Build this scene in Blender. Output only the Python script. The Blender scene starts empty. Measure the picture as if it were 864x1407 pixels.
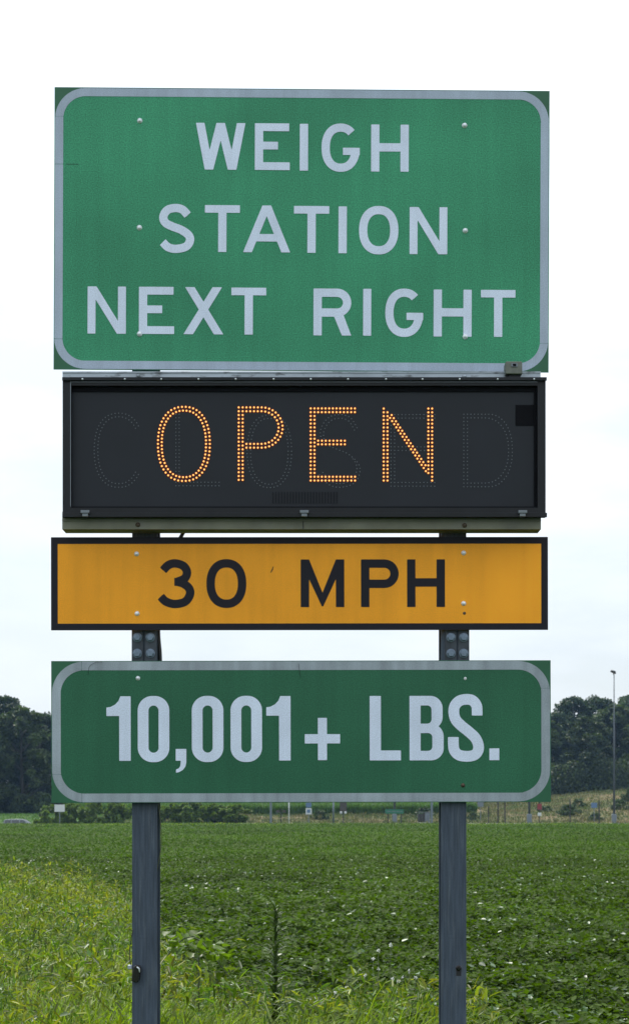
import bpy, bmesh, math, random
import numpy as np
from mathutils import Vector, Matrix
R = math.radians
rng = np.random.default_rng(7)
random.seed(7)
SC = bpy.context.scene

# ------------------------------------------------------------------ camera
F = 2174.0            # focal length in photo pixels (photo 864 wide)
CX, HY, CZ = 432.0, 1112.0, 2.3
cam = bpy.data.cameras.new('camera'); camo = bpy.data.objects.new('camera', cam)
SC.collection.objects.link(camo); SC.camera = camo
cam.sensor_fit = 'HORIZONTAL'; cam.sensor_width = 24.0; cam.lens = 24.0 * F / 864.0
cam.shift_y = (HY - 703.5) / 864.0
cam.clip_start = 0.1; cam.clip_end = 6000
camo.location = (0, 0, CZ); camo.rotation_euler = (R(90), 0, 0)
cam.dof.use_dof = True; cam.dof.focus_distance = 10.2; cam.dof.aperture_fstop = 7.1

# ------------------------------------------------------------------ light
SUN_EL, SUN_AZ = 57.0, -24.0      # azimuth from +Y (away from the camera), towards +X
W = bpy.data.worlds.new('World'); SC.world = W; W.use_nodes = True
nt = W.node_tree; nt.nodes.clear()
def N(t, **k):
    n = nt.nodes.new(t)
    for a, b in k.items(): setattr(n, a, b)
    return n
out = N('ShaderNodeOutputWorld'); bg = N('ShaderNodeBackground'); sky = N('ShaderNodeTexSky')
sky.sky_type = 'NISHITA'; sky.sun_disc = False
sky.sun_elevation = R(SUN_EL); sky.sun_rotation = R(SUN_AZ); sky.air_density = 1.0; sky.dust_density = 1.6; sky.altitude = 150
bg.inputs['Strength'].default_value = 0.10
tc = N('ShaderNodeTexCoord'); mp = N('ShaderNodeMapping'); mp.inputs['Scale'].default_value = (2.4, 2.4, 9.0)
noi = N('ShaderNodeTexNoise'); noi.inputs['Scale'].default_value = 2.1; noi.inputs['Detail'].default_value = 7; noi.inputs['Roughness'].default_value = 0.55
rmp = N('ShaderNodeMapRange'); rmp.inputs['From Min'].default_value = 0.40; rmp.inputs['From Max'].default_value = 0.66
rmp.inputs['To Min'].default_value = 0.70; rmp.inputs['To Max'].default_value = 1.0
mix = N('ShaderNodeMixRGB'); mix.inputs['Color2'].default_value = (9.1, 9.8, 10.4, 1)
sep = N('ShaderNodeSeparateXYZ'); hr = N('ShaderNodeMapRange')    # cloud veil is brighter higher up, towards the sun
hr.inputs['From Min'].default_value = 0.02; hr.inputs['From Max'].default_value = 0.5
hr.inputs['To Min'].default_value = 0.87; hr.inputs['To Max'].default_value = 1.4
mul = N('ShaderNodeVectorMath', operation='SCALE')
L = nt.links.new
L(tc.outputs['Generated'], mp.inputs['Vector']); L(mp.outputs[0], noi.inputs['Vector']); L(noi.outputs['Fac'], rmp.inputs['Value'])
L(rmp.outputs[0], mix.inputs['Fac']); L(sky.outputs[0], mix.inputs['Color1'])
L(tc.outputs['Generated'], sep.inputs[0]); L(sep.outputs['Z'], hr.inputs['Value'])
L(mix.outputs[0], mul.inputs[0]); L(hr.outputs[0], mul.inputs['Scale']); L(mul.outputs[0], bg.inputs['Color']); L(bg.outputs[0], out.inputs[0])
sl = bpy.data.lights.new('sun', 'SUN'); sl.energy = 3.6; sl.angle = R(0.53); sl.color = (1.0, 0.95, 0.86)
so = bpy.data.objects.new('sun', sl); SC.collection.objects.link(so)
sd = Vector((math.sin(R(SUN_AZ)) * math.cos(R(SUN_EL)), math.cos(R(SUN_AZ)) * math.cos(R(SUN_EL)), math.sin(R(SUN_EL))))
so.rotation_euler = sd.to_track_quat('Z', 'Y').to_euler(); so.location = (0, 0, 60)
SC.view_settings.view_transform = 'Standard'; SC.view_settings.look = 'None'
SC.view_settings.exposure = 0.15; SC.view_settings.gamma = 1.0; SC.view_settings.use_curve_mapping = False
SC.render.engine = 'CYCLES'
SC.cycles.max_bounces = 6; SC.cycles.transparent_max_bounces = 4; SC.cycles.caustics_reflective = False; SC.cycles.caustics_refractive = False

# ------------------------------------------------------------------ helpers
COL = SC.collection
def PX(px, Y=10.0): return (px - CX) * Y / F
def PZ(py, Y=10.0): return CZ + (HY - py) * Y / F
def tag(o, label=None, cat=None, group=None, kind=None):
    if label: o['label'] = label
    if cat: o['category'] = cat
    if group: o['group'] = group
    if kind: o['kind'] = kind
    return o
def empty(name, loc, label, cat, group=None, rz=0):
    o = bpy.data.objects.new(name, None); COL.objects.link(o); o.location = loc; o.rotation_euler = (0, 0, rz)
    o.empty_display_size = 0.1
    return tag(o, label, cat, group)
def link(name, me, mat, parent=None, loc=None):
    o = bpy.data.objects.new(name, me); COL.objects.link(o)
    if mat is not None:
        for m in (mat if isinstance(mat, (list, tuple)) else [mat]): me.materials.append(m)
    if parent is not None: o.parent = parent; o.matrix_parent_inverse = Matrix.Identity(4)
    if loc is not None: o.location = loc
    return o
def npmesh(name, V, Q, mi=None, smooth=False):
    V = np.asarray(V, dtype=np.float32); Q = np.asarray(Q, dtype=np.int32)
    me = bpy.data.meshes.new(name); k = Q.shape[1]
    me.vertices.add(len(V)); me.vertices.foreach_set('co', V.ravel())
    me.loops.add(Q.size); me.loops.foreach_set('vertex_index', Q.ravel())
    me.polygons.add(len(Q)); me.polygons.foreach_set('loop_start', np.arange(0, Q.size, k, dtype=np.int32))
    me.polygons.foreach_set('loop_total', np.full(len(Q), k, dtype=np.int32))
    if mi is not None: me.polygons.foreach_set('material_index', np.asarray(mi, dtype=np.int32))
    if smooth: me.polygons.foreach_set('use_smooth', np.ones(len(Q), dtype=bool))
    me.update(calc_edges=True)
    return me
class MB:
    def __init__(s): s.v = []; s.f = []; s.sm = []
    def add(s, vs, fs, sm=False):
        o = len(s.v); s.v += [tuple(v) for v in vs]
        for f in fs: s.f.append(tuple(i + o for i in f)); s.sm.append(sm)
        return s
    def box(s, x0, x1, y0, y1, z0, z1):
        vs = [(x, y, z) for x in (x0, x1) for y in (y0, y1) for z in (z0, z1)]
        return s.add(vs, [(0, 1, 3, 2), (4, 6, 7, 5), (0, 4, 5, 1), (2, 3, 7, 6), (0, 2, 6, 4), (1, 5, 7, 3)])
    def tube(s, pts, r, n=8, cap=True):
        pts = [Vector(p) for p in pts]; rs = r if isinstance(r, (list, tuple)) else [r] * len(pts)
        vs = []; prev = None
        for i, p in enumerate(pts):
            t = (pts[min(i + 1, len(pts) - 1)] - pts[max(i - 1, 0)]).normalized()
            if prev is None:
                a = t.cross(Vector((0.01, 1, 0.02)));
                if a.length < 1e-3: a = t.cross(Vector((1, 0, 0)))
            else: a = prev - t * prev.dot(t)
            a.normalize(); prev = a; b = t.cross(a)
            for k in range(n):
                q = 2 * math.pi * k / n
                vs.append(p + (a * math.cos(q) + b * math.sin(q)) * rs[i])
        fs = []
        for i in range(len(pts) - 1):
            for k in range(n):
                fs.append((i * n + k, i * n + (k + 1) % n, (i + 1) * n + (k + 1) % n, (i + 1) * n + k))
        s.add(vs, fs, True)
        if cap:
            o = len(s.v) - len(vs)
            s.f.append(tuple(o + k for k in reversed(range(n)))); s.sm.append(False)
            s.f.append(tuple(o + (len(pts) - 1) * n + k for k in range(n))); s.sm.append(False)
        return s
    def lathe(s, c, prof, n=12, axis='-Y'):
        # prof: list of (r, h) along axis, towards the camera for '-Y', up for 'Z'
        vs = []; cx, cy, cz = c
        for r, h in prof:
            for k in range(n):
                q = 2 * math.pi * k / n
                if axis == '-Y': vs.append((cx + r * math.cos(q), cy - h, cz + r * math.sin(q)))
                else: vs.append((cx + r * math.cos(q), cy + r * math.sin(q), cz + h))
        fs = [(i * n + k, i * n + (k + 1) % n, (i + 1) * n + (k + 1) % n, (i + 1) * n + k) for i in range(len(prof) - 1) for k in range(n)]
        fs.append(tuple((len(prof) - 1) * n + k for k in range(n)))
        return s.add(vs, fs, n > 8)
    def build(s, name, mat, parent=None, loc=None, bevel=0):
        me = bpy.data.meshes.new(name); me.from_pydata(s.v, [], s.f); me.update()
        me.polygons.foreach_set('use_smooth', s.sm)
        if bevel:
            bm = bmesh.new(); bm.from_mesh(me); bmesh.ops.recalc_face_normals(bm, faces=bm.faces)
            es = [e for e in bm.edges if len(e.link_faces) == 2 and e.calc_face_angle(0) > 0.6]
            bmesh.ops.bevel(bm, geom=es, offset=bevel, segments=2, affect='EDGES', profile=0.5); bm.to_mesh(me); bm.free()
        return link(name, me, mat, parent, loc)
def copy_tree(o, loc=None, rz=None, label=None, scale=None):
    c = o.copy(); COL.objects.link(c)
    for ch in o.children:
        d = ch.copy(); COL.objects.link(d); d.parent = c
        for g in ch.children:
            e = g.copy(); COL.objects.link(e); e.parent = d
    if loc is not None: c.location = loc
    if rz is not None: c.rotation_euler = (0, 0, rz)
    if label: c['label'] = label
    if scale is not None: c.scale = scale
    return c

# ------------------------------------------------------------------ materials
def mat(name, col, rough=0.6, metal=0.0, var=0.0, vscale=5.0, col2=None, c2s=3.0, c2lo=0.45, c2hi=0.7, bump=0.0, bscale=40.0,
        transl=0.0, tcol=None, island=0.0, spec=0.5, fine=0.0, fscale=300.0, stretch=None, noisecoord='Object', streak=0.0, objrand=0.0):
    m = bpy.data.materials.new(name); m.use_nodes = True; t = m.node_tree; b = t.nodes['Principled BSDF']; l = t.links.new
    b.inputs['Roughness'].default_value = rough; b.inputs['Metallic'].default_value = metal
    b.inputs['Specular IOR Level'].default_value = spec
    c = t.nodes.new('ShaderNodeRGB'); c.outputs[0].default_value = (*col, 1); cur = c.outputs[0]
    co = t.nodes.new('ShaderNodeTexCoord'); vec = co.outputs[noisecoord]
    if stretch:
        mpp = t.nodes.new('ShaderNodeMapping'); mpp.inputs['Scale'].default_value = stretch; l(vec, mpp.inputs[0]); vec = mpp.outputs[0]
    def noise(sc, det=4):
        n = t.nodes.new('ShaderNodeTexNoise'); n.inputs['Scale'].default_value = sc; n.inputs['Detail'].default_value = det; l(vec, n.inputs['Vector']); return n.outputs['Fac']
    def scaleby(cur, fac, lo, hi, a, bb):
        r = t.nodes.new('ShaderNodeMapRange'); r.inputs['From Min'].default_value = lo; r.inputs['From Max'].default_value = hi
        r.inputs['To Min'].default_value = a; r.inputs['To Max'].default_value = bb; l(fac, r.inputs['Value'])
        s = t.nodes.new('ShaderNodeVectorMath'); s.operation = 'SCALE'; l(cur, s.inputs[0]); l(r.outputs[0], s.inputs['Scale']); return s.outputs[0]
    if col2:
        r = t.nodes.new('ShaderNodeMapRange'); r.inputs['From Min'].default_value = c2lo; r.inputs['From Max'].default_value = c2hi
        l(noise(c2s), r.inputs['Value']); mx = t.nodes.new('ShaderNodeMixRGB'); l(r.outputs[0], mx.inputs['Fac']); l(cur, mx.inputs['Color1'])
        mx.inputs['Color2'].default_value = (*col2, 1); cur = mx.outputs[0]
    if var: cur = scaleby(cur, noise(vscale), 0.3, 0.7, 1 - var, 1 + var)
    if streak:
        v0 = vec; ms_ = t.nodes.new('ShaderNodeMapping'); ms_.inputs['Scale'].default_value = (16, 16, .9); l(co.outputs[noisecoord], ms_.inputs[0]); vec = ms_.outputs[0]
        cur = scaleby(cur, noise(1.0, 5), 0.35, 0.72, 1 + streak * .5, 1 - streak); vec = v0
    if objrand:
        oi = t.nodes.new('ShaderNodeObjectInfo'); cur = scaleby(cur, oi.outputs['Random'], 0, 1, 1 - objrand, 1 + objrand)
    if fine: cur = scaleby(cur, noise(fscale, 1), 0.3, 0.7, 1 - fine, 1 + fine)
    if island:
        g = t.nodes.new('ShaderNodeNewGeometry'); cur = scaleby(cur, g.outputs['Random Per Island'], 0, 1, 1 - island, 1 + island)
    l(cur, b.inputs['Base Color'])
    if bump:
        bp = t.nodes.new('ShaderNodeBump'); bp.inputs['Strength'].default_value = bump; bp.inputs['Distance'].default_value = 0.01
        l(noise(bscale), bp.inputs['Height']); l(bp.outputs[0], b.inputs['Normal'])
    if transl:
        tr = t.nodes.new('ShaderNodeBsdfTranslucent'); ms = t.nodes.new('ShaderNodeMixShader'); ms.inputs[0].default_value = transl
        tm = t.nodes.new('ShaderNodeVectorMath'); tm.operation = 'MULTIPLY'; l(cur, tm.inputs[0]); tm.inputs[1].default_value = tcol or (1.3, 1.5, 0.6)
        l(tm.outputs[0], tr.inputs['Color']); l(b.outputs[0], ms.inputs[1]); l(tr.outputs[0], ms.inputs[2])
        l(ms.outputs[0], t.nodes['Material Output'].inputs['Surface'])
    return m
def emis(name, col, s):
    m = bpy.data.materials.new(name); m.use_nodes = True; b = m.node_tree.nodes['Principled BSDF']
    b.inputs['Base Color'].default_value = (*[c * 0.5 for c in col], 1); b.inputs['Emission Color'].default_value = (*col, 1); b.inputs['Emission Strength'].default_value = s
    m.cycles.emission_sampling = 'NONE'
    return m
M = {}
M['green'] = mat('faded green sheeting', (0.046, 0.285, 0.150), 0.45, var=0.20, vscale=0.9, fine=0.30, fscale=130, spec=0.22, streak=.06)
M['green2'] = mat('dark green sheeting', (0.026, 0.128, 0.068), 0.45, var=0.14, vscale=1.3, fine=0.25, fscale=130, spec=0.22, streak=.06)
M['cornergreen'] = mat('corner green', (0.014, 0.11, 0.05), 0.5, var=0.1)
M['white'] = mat('white sheeting', (0.69, 0.76, 0.925), 0.5, var=0.07, vscale=3, fine=0.12, fscale=150, streak=.06)
M['border1'] = mat('border sheeting', (0.38, 0.445, 0.55), 0.5, var=0.10, vscale=2.5, fine=0.12, fscale=150, streak=.1)
M['border2'] = mat('weathered border sheeting', (0.31, 0.355, 0.40), 0.5, var=0.18, vscale=3.5, fine=0.12, fscale=150, streak=.2)
M['amber'] = mat('amber sheeting', (0.95, 0.375, 0.020), 0.5, var=0.14, vscale=1.2, fine=0.09, fscale=150, spec=.2, streak=.06)
M['ink'] = mat('black ink', (0.013, 0.012, 0.019), 0.6, fine=0.1, spec=.2)
M['alu'] = mat('aluminium', (0.38, 0.43, 0.48), 0.45, 0.35, var=0.15, vscale=6, col2=(0.13, 0.14, 0.15), c2s=14, c2lo=0.56, c2hi=0.72, stretch=(1, 1, 3))
M['alu_olive'] = mat('stained aluminium', (0.15, 0.15, 0.105), 0.5, 0.2, var=0.25, vscale=5, col2=(0.15, 0.15, 0.12), c2s=9, c2lo=0.5, c2hi=0.75)
M['back'] = mat('aluminium back', (0.45, 0.46, 0.47), 0.5, 0.5, var=0.1)
M['box'] = mat('black housing', (0.008, 0.009, 0.012), 0.5, var=0.2, vscale=8, fine=0.1, spec=.3)
M['face'] = mat('display face', (0.012, 0.0145, 0.021), 0.55, var=0.10, vscale=3, spec=0.3)
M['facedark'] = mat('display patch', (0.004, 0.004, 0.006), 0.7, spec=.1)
M['slot'] = mat('vent slots', (0.009, 0.010, 0.014), 0.7, spec=.2)
M['rim'] = mat('rim metal', (0.16, 0.18, 0.20), 0.4, 0.5)
M['bolt'] = mat('bolt steel', (0.80, 0.83, 0.88), 0.3, 0.25, var=0.2, vscale=60)
M['boltdark'] = mat('galvanised hex bolt', (0.16, 0.21, 0.28), 0.5, 0.3, var=0.2, vscale=50)
M['post'] = mat('galvanised post', (0.056, 0.074, 0.104), 0.6, 0.1, var=0.28, vscale=7, fine=0.18, fscale=120, stretch=(9, 9, 0.6), col2=(0.105, 0.125, 0.15), c2s=5, c2lo=0.5, c2hi=0.8, spec=.3)
M['plate'] = mat('splice plate steel', (0.045, 0.055, 0.070), 0.6, 0.2, var=0.3, vscale=20)
M['cable'] = mat('black cable', (0.018, 0.018, 0.02), 0.5)
M['cabled'] = mat('olive cable', (0.06, 0.07, 0.03), 0.6)
M['sensor'] = mat('sensor housing', (0.13, 0.14, 0.115), 0.5, var=0.2, vscale=30)
M['core'] = emis('lit led', (1.0, 0.50, 0.13), 1.5)
M['ring'] = emis('led lens', (0.60, 0.09, 0.010), 0.12)
M['unlit'] = mat('unlit led', (0.13, 0.15, 0.17), 0.3)
M['rust'] = mat('rusty nut', (0.10, 0.07, 0.05), 0.7, 0.3, var=0.4, vscale=60)
M['stain'] = mat('grime stain', (0.02, 0.02, 0.022), 0.8)

# ------------------------------------------------------------------ 2-D shapes (signed distance, photo pixels) -> mesh
def sd_poly(P):
    P = np.array(P, float)
    def f(X, Y):
        d = np.full(X.shape, 1e9); s = np.ones(X.shape)
        n = len(P); j = n - 1
        for i in range(n):
            e = P[j] - P[i]; wx = X - P[i][0]; wy = Y - P[i][1]
            t = np.clip((wx * e[0] + wy * e[1]) / max(e @ e, 1e-9), 0, 1)
            bx = wx - e[0] * t; by = wy - e[1] * t; d = np.minimum(d, bx * bx + by * by)
            c1 = Y >= P[i][1]; c2 = Y < P[j][1]; c3 = e[0] * wy > e[1] * wx
            flip = (c1 & c2 & c3) | (~c1 & ~c2 & ~c3); s = np.where(flip, -s, s); j = i
        return s * np.sqrt(d)
    return f
def sd_box(x0, y0, x1, y1, r=0.0):
    def f(X, Y):
        qx = np.abs(X - (x0 + x1) / 2) - (x1 - x0) / 2 + r; qy = np.abs(Y - (y0 + y1) / 2) - (y1 - y0) / 2 + r
        return np.hypot(np.maximum(qx, 0), np.maximum(qy, 0)) + np.minimum(np.maximum(qx, qy), 0) - r
    return f
def sd_path(P, hw, closed=False):
    P = np.array(P, float); n = len(P)
    def f(X, Y):
        best = np.full(X.shape, 1e9); val = np.full(X.shape, 1e9)
        m = n if closed else n - 1
        for i in range(m):
            a = P[i]; b = P[(i + 1) % n]; e = b - a; L2 = max(e @ e, 1e-9); tt = ((X - a[0]) * e[0] + (Y - a[1]) * e[1]) / L2
            t = np.clip(tt, 0, 1); d = np.hypot(X - a[0] - e[0] * t, Y - a[1] - e[1] * t); v = d - hw
            if not closed:
                le = math.sqrt(L2)
                if i == 0: v = np.where(tt < 0, np.maximum(v, -tt * le), v)
                if i == m - 1: v = np.where(tt > 1, np.maximum(v, (tt - 1) * le), v)
            u = d < best; val = np.where(u, v, val); best = np.where(u, d, best)
        return val
    return f
def U(*fs): return lambda X, Y: np.minimum.reduce([f(X, Y) for f in fs])
def SUB(a, *bs): return lambda X, Y: np.maximum.reduce([a(X, Y)] + [-b(X, Y) for b in bs])
def spline(pts, k=8):
    P = [pts[0]] + list(pts) + [pts[-1]]; o = []
    for i in range(1, len(P) - 2):
        p0, p1, p2, p3 = map(np.array, (P[i - 1], P[i], P[i + 1], P[i + 2]))
        for j in range(k):
            t = j / k; o.append(0.5 * ((2 * p1) + (-p0 + p2) * t + (2 * p0 - 5 * p1 + 4 * p2 - p3) * t * t + (-p0 + 3 * p1 - 3 * p2 + p3) * t ** 3))
    o.append(np.array(pts[-1], float)); return [tuple(q) for q in o]
def sup(cx, cy, rx, ry, a0, a1, e=2.35, n=48):
    o = []
    for i in range(n + 1):
        a = R(a0 + (a1 - a0) * i / n); c, s = math.cos(a), math.sin(a)
        o.append((cx + rx * math.copysign(abs(c) ** (2 / e), c), cy + ry * math.copysign(abs(s) ** (2 / e), s)))
    return o
def sheet(name, f, bbox, Y, parent, material, step=0.6, thick=0.0012, ox=0.0, oz=0.0):
    """mesh of the region f<0 standing at depth Y (world, y of the sheet's face), relative to ox,oz"""
    x0, y0, x1, y1 = bbox; nx = int((x1 - x0) / step) + 3; ny = int((y1 - y0) / step) + 3
    xs = x0 - step * 1.013 + step * np.arange(nx + 1); ys = y0 - step * 1.013 + step * np.arange(ny + 1)
    XX, YY = np.meshgrid(xs, ys); D = f(XX, YY); D = np.where(np.abs(D) < 1e-6, 1e-6, D)
    ins = D < 0; V = []; Fc = []
    def P(x, y, dy=0.0): V.append(((x - CX) * Y0 / F - ox, Yl + dy, CZ + (HY - y) * Y0 / F - oz)); return len(V) - 1
    Y0 = Y; Yl = 0.0
    for j in range(ny):
        i = 0
        while i < nx:
            c = (ins[j, i], ins[j, i + 1], ins[j + 1, i + 1], ins[j + 1, i])
            if all(c):
                k = i
                while k + 1 < nx and ins[j, k + 2] and ins[j + 1, k + 2]: k += 1
                Fc.append((P(xs[i], ys[j + 1]), P(xs[k + 1], ys[j + 1]), P(xs[k + 1], ys[j]), P(xs[i], ys[j]))); i = k + 1; continue
            if any(c):
                cr = [(i, j), (i + 1, j), (i + 1, j + 1), (i, j + 1)]; poly = []; cut = []
                for q in range(4):
                    a = cr[q]; b = cr[(q + 1) % 4]; da = D[a[1], a[0]]; db = D[b[1], b[0]]
                    if da < 0: poly.append((xs[a[0]], ys[a[1]]))
                    if (da < 0) != (db < 0):
                        t = da / (da - db); p = (xs[a[0]] + (xs[b[0]] - xs[a[0]]) * t, ys[a[1]] + (ys[b[1]] - ys[a[1]]) * t)
                        poly.append(p); cut.append(p)
                if len(poly) >= 3: Fc.append(tuple(P(*p) for p in reversed(poly)))
                if len(cut) == 2: Fc.append((P(*cut[0]), P(*cut[1]), P(*cut[1], dy=thick), P(*cut[0], dy=thick)))
            i += 1
    me = bpy.data.meshes.new(name); me.from_pydata(V, [], Fc); me.update()
    return link(name, me, material, parent, (0, 0, 0))

def glyph(ch, x0, y0, x1, y1, w):
    H = y1 - y0; B = x1 - x0; h = w / 2; cx = (x0 + x1) / 2; cy = (y0 + y1) / 2
    bx = lambda a, b, c, d: sd_box(a, b, c, d)
    if ch == 'I': return bx(x0, y0, x1, y1)
    if ch == 'T': return U(bx(x0, y0, x1, y0 + w * 0.92), bx(cx - h, y0, cx + h, y1))
    if ch == 'E': return U(bx(x0, y0, x0 + w, y1), bx(x0, y0, x1 - 1, y0 + w * .94), bx(x0, cy - h * 1.02 - 1, x0 + B * 0.66, cy + h * .85 - 1), bx(x0, y1 - w * .94, x1, y1))
    if ch == 'L': return U(bx(x0, y0, x0 + w, y1), bx(x0, y1 - w * .9, x1, y1))
    if ch == 'H': return U(bx(x0, y0, x0 + w, y1), bx(x1 - w, y0, x1, y1), bx(x0, cy - h - 1, x1, cy + h - 1))
    if ch == 'N':
        k = w * 1.08
        return U(bx(x0, y0, x0 + w * .96, y1), bx(x1 - w * .96, y0, x1, y1), sd_poly([(x0, y0), (x0 + k, y0), (x1, y1), (x1 - k, y1)]))
    if ch == 'M':
        return U(bx(x0, y0, x0 + w, y1), bx(x1 - w, y0, x1, y1), sd_poly([(x0, y0), (x0 + w * 1.0, y0), (cx, y0 + H * .70), (x1 - w, y0), (x1, y0), (x1, y0 + 2), (cx + 1, y1 - 1), (cx - 1, y1 - 1), (x0, y0 + 2)]))
    if ch == 'W':
        k = w; q = B * 0.18
        def st(a, b): return sd_poly([(a, y0), (a + k, y0), (b + k, y1), (b, y1)])
        return U(st(x0, x0 + q), sd_poly([(cx - k / 2, y0), (cx + k / 2, y0), (x0 + q + k, y1), (x0 + q, y1)]), st(cx - k / 2, x1 - q - k), sd_poly([(x1 - k, y0), (x1, y0), (x1 - q, y1), (x1 - q - k, y1)]))
    if ch == 'A':
        k = w * 1.06
        a = U(sd_poly([(cx - h * 1.05, y0), (cx + h * 1.05, y0), (x0 + k, y1), (x0, y1)]), sd_poly([(cx - h * 1.05, y0), (cx + h * 1.05, y0), (x1, y1), (x1 - k, y1)]))
        return U(a, bx(x0 + B * .2, y0 + H * .61, x1 - B * .2, y0 + H * .77))
    if ch == 'X':
        k = w * 1.14
        return U(sd_poly([(x0 + 2, y0), (x0 + 2 + k, y0), (x1, y1), (x1 - k, y1)]), sd_poly([(x1 - 2 - k, y0), (x1 - 2, y0), (x0 + k, y1), (x0, y1)]))
    if ch in 'RP':
        hb = H * (0.60 if ch == 'P' else 0.60); r = (hb - w) / 2; yt = y0 + h; yb = y0 + hb - h
        p = [(x0, yt), (x1 - h - r, yt)] + [(x1 - h - r + r * math.sin(a), (yt + yb) / 2 - r * math.cos(a)) for a in np.linspace(0, math.pi, 16)] + [(x0, yb)]
        g = U(bx(x0, y0, x0 + w, y1), sd_path(p, h))
        if ch == 'R': g = U(g, sd_poly([(x0 + B * .50, yb), (x0 + B * .50 + w * 1.2, yb - 1), (x1, y1), (x1 - w * 1.12, y1)]))
        return g
    if ch in 'O0': return sd_path(sup(cx, cy, B / 2 - h, H / 2 - h, 0, 360, 2.25, 64)[:-1], h, True)
    if ch == 'G':
        a = sup(cx, cy, B / 2 - h, H / 2 - h, -47, -342, 2.25, 60)
        yb = y0 + H * .575
        return U(sd_path(a + [(x1 - h * 1.02, yb)], h), bx(x0 + B * .56, y0 + H * .50, x1, y0 + H * .65))
    if ch == 'S':
        pts = [(.90, .17), (.72, .04), (.48, 0), (.2, .05), (.06, .21), (.13, .36), (.38, .455), (.68, .535), (.93, .66), (.985, .79), (.85, .94), (.52, 1.0), (.24, .965), (.04, .84)]
        return sd_path(spline([(x0 + h + u * (B - w), y0 + h + v * (H - w)) for u, v in pts]), h)
    if ch == '3':
        m = lambda L_: [(x0 + h + u * (B - w), y0 + h + v * (H - w)) for u, v in L_]
        return U(sd_path(spline(m([(.10, .17), (.27, .045), (.5, 0), (.78, .065), (.9, .22), (.82, .37), (.60, .445)])), h),
                 sd_path(spline(m([(.58, .455), (.78, .5), (.96, .61), (1, .76), (.84, .94), (.5, 1), (.2, .945), (.02, .82)])), h),
                 bx(x0 + B * .48, y0 + H * .38, x0 + B * .74, y0 + H * .545))
    raise ValueError(ch)
def text_parts(name, items, Y, parent, material, ox, oz, Yface, step=0.6, label=None):
    fs = [glyph(*it) if isinstance(it[0], str) else it[0] for it in items]
    bbs = [it[1:5] if isinstance(it[0], str) else it[1] for it in items]
    V = []
    obs = []
    for f, bb in zip(fs, bbs):
        obs.append(sheet(name, f, bb, Y, parent, None, step, 0.0013, ox, oz))
    # join the letters of one line of writing into one mesh
    vs = []; fc = []
    for o in obs:
        k = len(vs); vs += [(v.co.x, v.co.y, v.co.z) for v in o.data.vertices]
        fc += [tuple(i + k for i in p.vertices) for p in o.data.polygons]
        me = o.data; bpy.data.objects.remove(o); bpy.data.meshes.remove(me)
    me = bpy.data.meshes.new(name); me.from_pydata(vs, [], fc); me.update()
    o = link(name, me, material, parent, (0, Yface, 0))
    if label: o['label'] = label
    return o

# ------------------------------------------------------------------ terrain
def sstep(x, a, b):
    t = np.clip((np.asarray(x, float) - a) / (b - a), 0, 1); return t * t * (3 - 2 * t)
def vnoise(x, y, s=1.0, seed=0):
    x = np.asarray(x, float) / s; y = np.asarray(y, float) / s
    xi = np.floor(x).astype(np.int64); yi = np.floor(y).astype(np.int64); xf = x - xi; yf = y - yi
    def h(a, b):
        n = (a * 374761393 + b * 668265263 + seed * 974711) & 0x7fffffff
        n = ((n ^ (n >> 13)) * 1274126177) & 0x7fffffff
        return ((n ^ (n >> 16)) & 0xffff) / 65535.0
    u = xf * xf * (3 - 2 * xf); v = yf * yf * (3 - 2 * yf)
    return (h(xi, yi) * (1 - u) + h(xi + 1, yi) * u) * (1 - v) + (h(xi, yi + 1) * (1 - u) + h(xi + 1, yi + 1) * u) * v
# plan of the unmown verge: its far edge y as a function of x
VBX = [-40, -12, -6.2, -4.2, -3.2, -2.35, -1.7, -1.2, -0.55, 0.3, 0.95, 1.3, 1.7, 40]
VBY = [60, 40, 31.5, 29.0, 26.0, 21.0, 17.3, 15.2, 13.8, 13.1, 13.0, 12.4, 10.8, 10.3]
def vedge(x): return np.interp(x, VBX, VBY)
def height(x, y):
    x = np.asarray(x, float); y = np.asarray(y, float)
    z = 0.36 * (1 - sstep(y - vedge(x), -2.0, 1.5))
    z = z + 0.10 * sstep(y, 150, 177) + 0.45 * sstep(y, 178.2, 181.6) - 1.1 * sstep(-x, 13, 19) * sstep(y, 177, 181) * (1 - sstep(y, 189, 200))
    z = z + 0.85 * sstep(y, 190, 213) + 0.3 * sstep(y, 213, 300)
    hill = sstep(x, 4, 62) * sstep(y, 190, 262)
    z = z + hill * 4.2 + 0.5 * hill * (vnoise(x, y, 9, 3) - .5) + 1.3 * sstep(y, 262, 420) + 0.06 * vnoise(x, y, 3.1, 5) * sstep(y, 186, 200)
    return z
def grid_mesh(name, xs, ys, hf, off=0.0):
    X, Y = np.meshgrid(xs, ys); Z = hf(X, Y) + off; V = np.stack([X.ravel(), Y.ravel(), Z.ravel()], 1)
    nx = len(xs); ny = len(ys); i, j = np.meshgrid(np.arange(nx - 1), np.arange(ny - 1)); a = (j * nx + i).ravel()
    return npmesh(name, V, np.stack([a, a + 1, a + nx + 1, a + nx], 1), smooth=True)
xs = np.concatenate([np.linspace(-2500, -120, 22), np.linspace(-118, -16, 40), np.linspace(-15, 15, 90), np.linspace(16, 118, 60), np.linspace(120, 2500, 22)])
ys = np.concatenate([np.linspace(-120, 6, 12), np.linspace(7, 40, 80), np.linspace(41, 180, 90), np.linspace(181, 300, 90), np.linspace(305, 3500, 40)])
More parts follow.
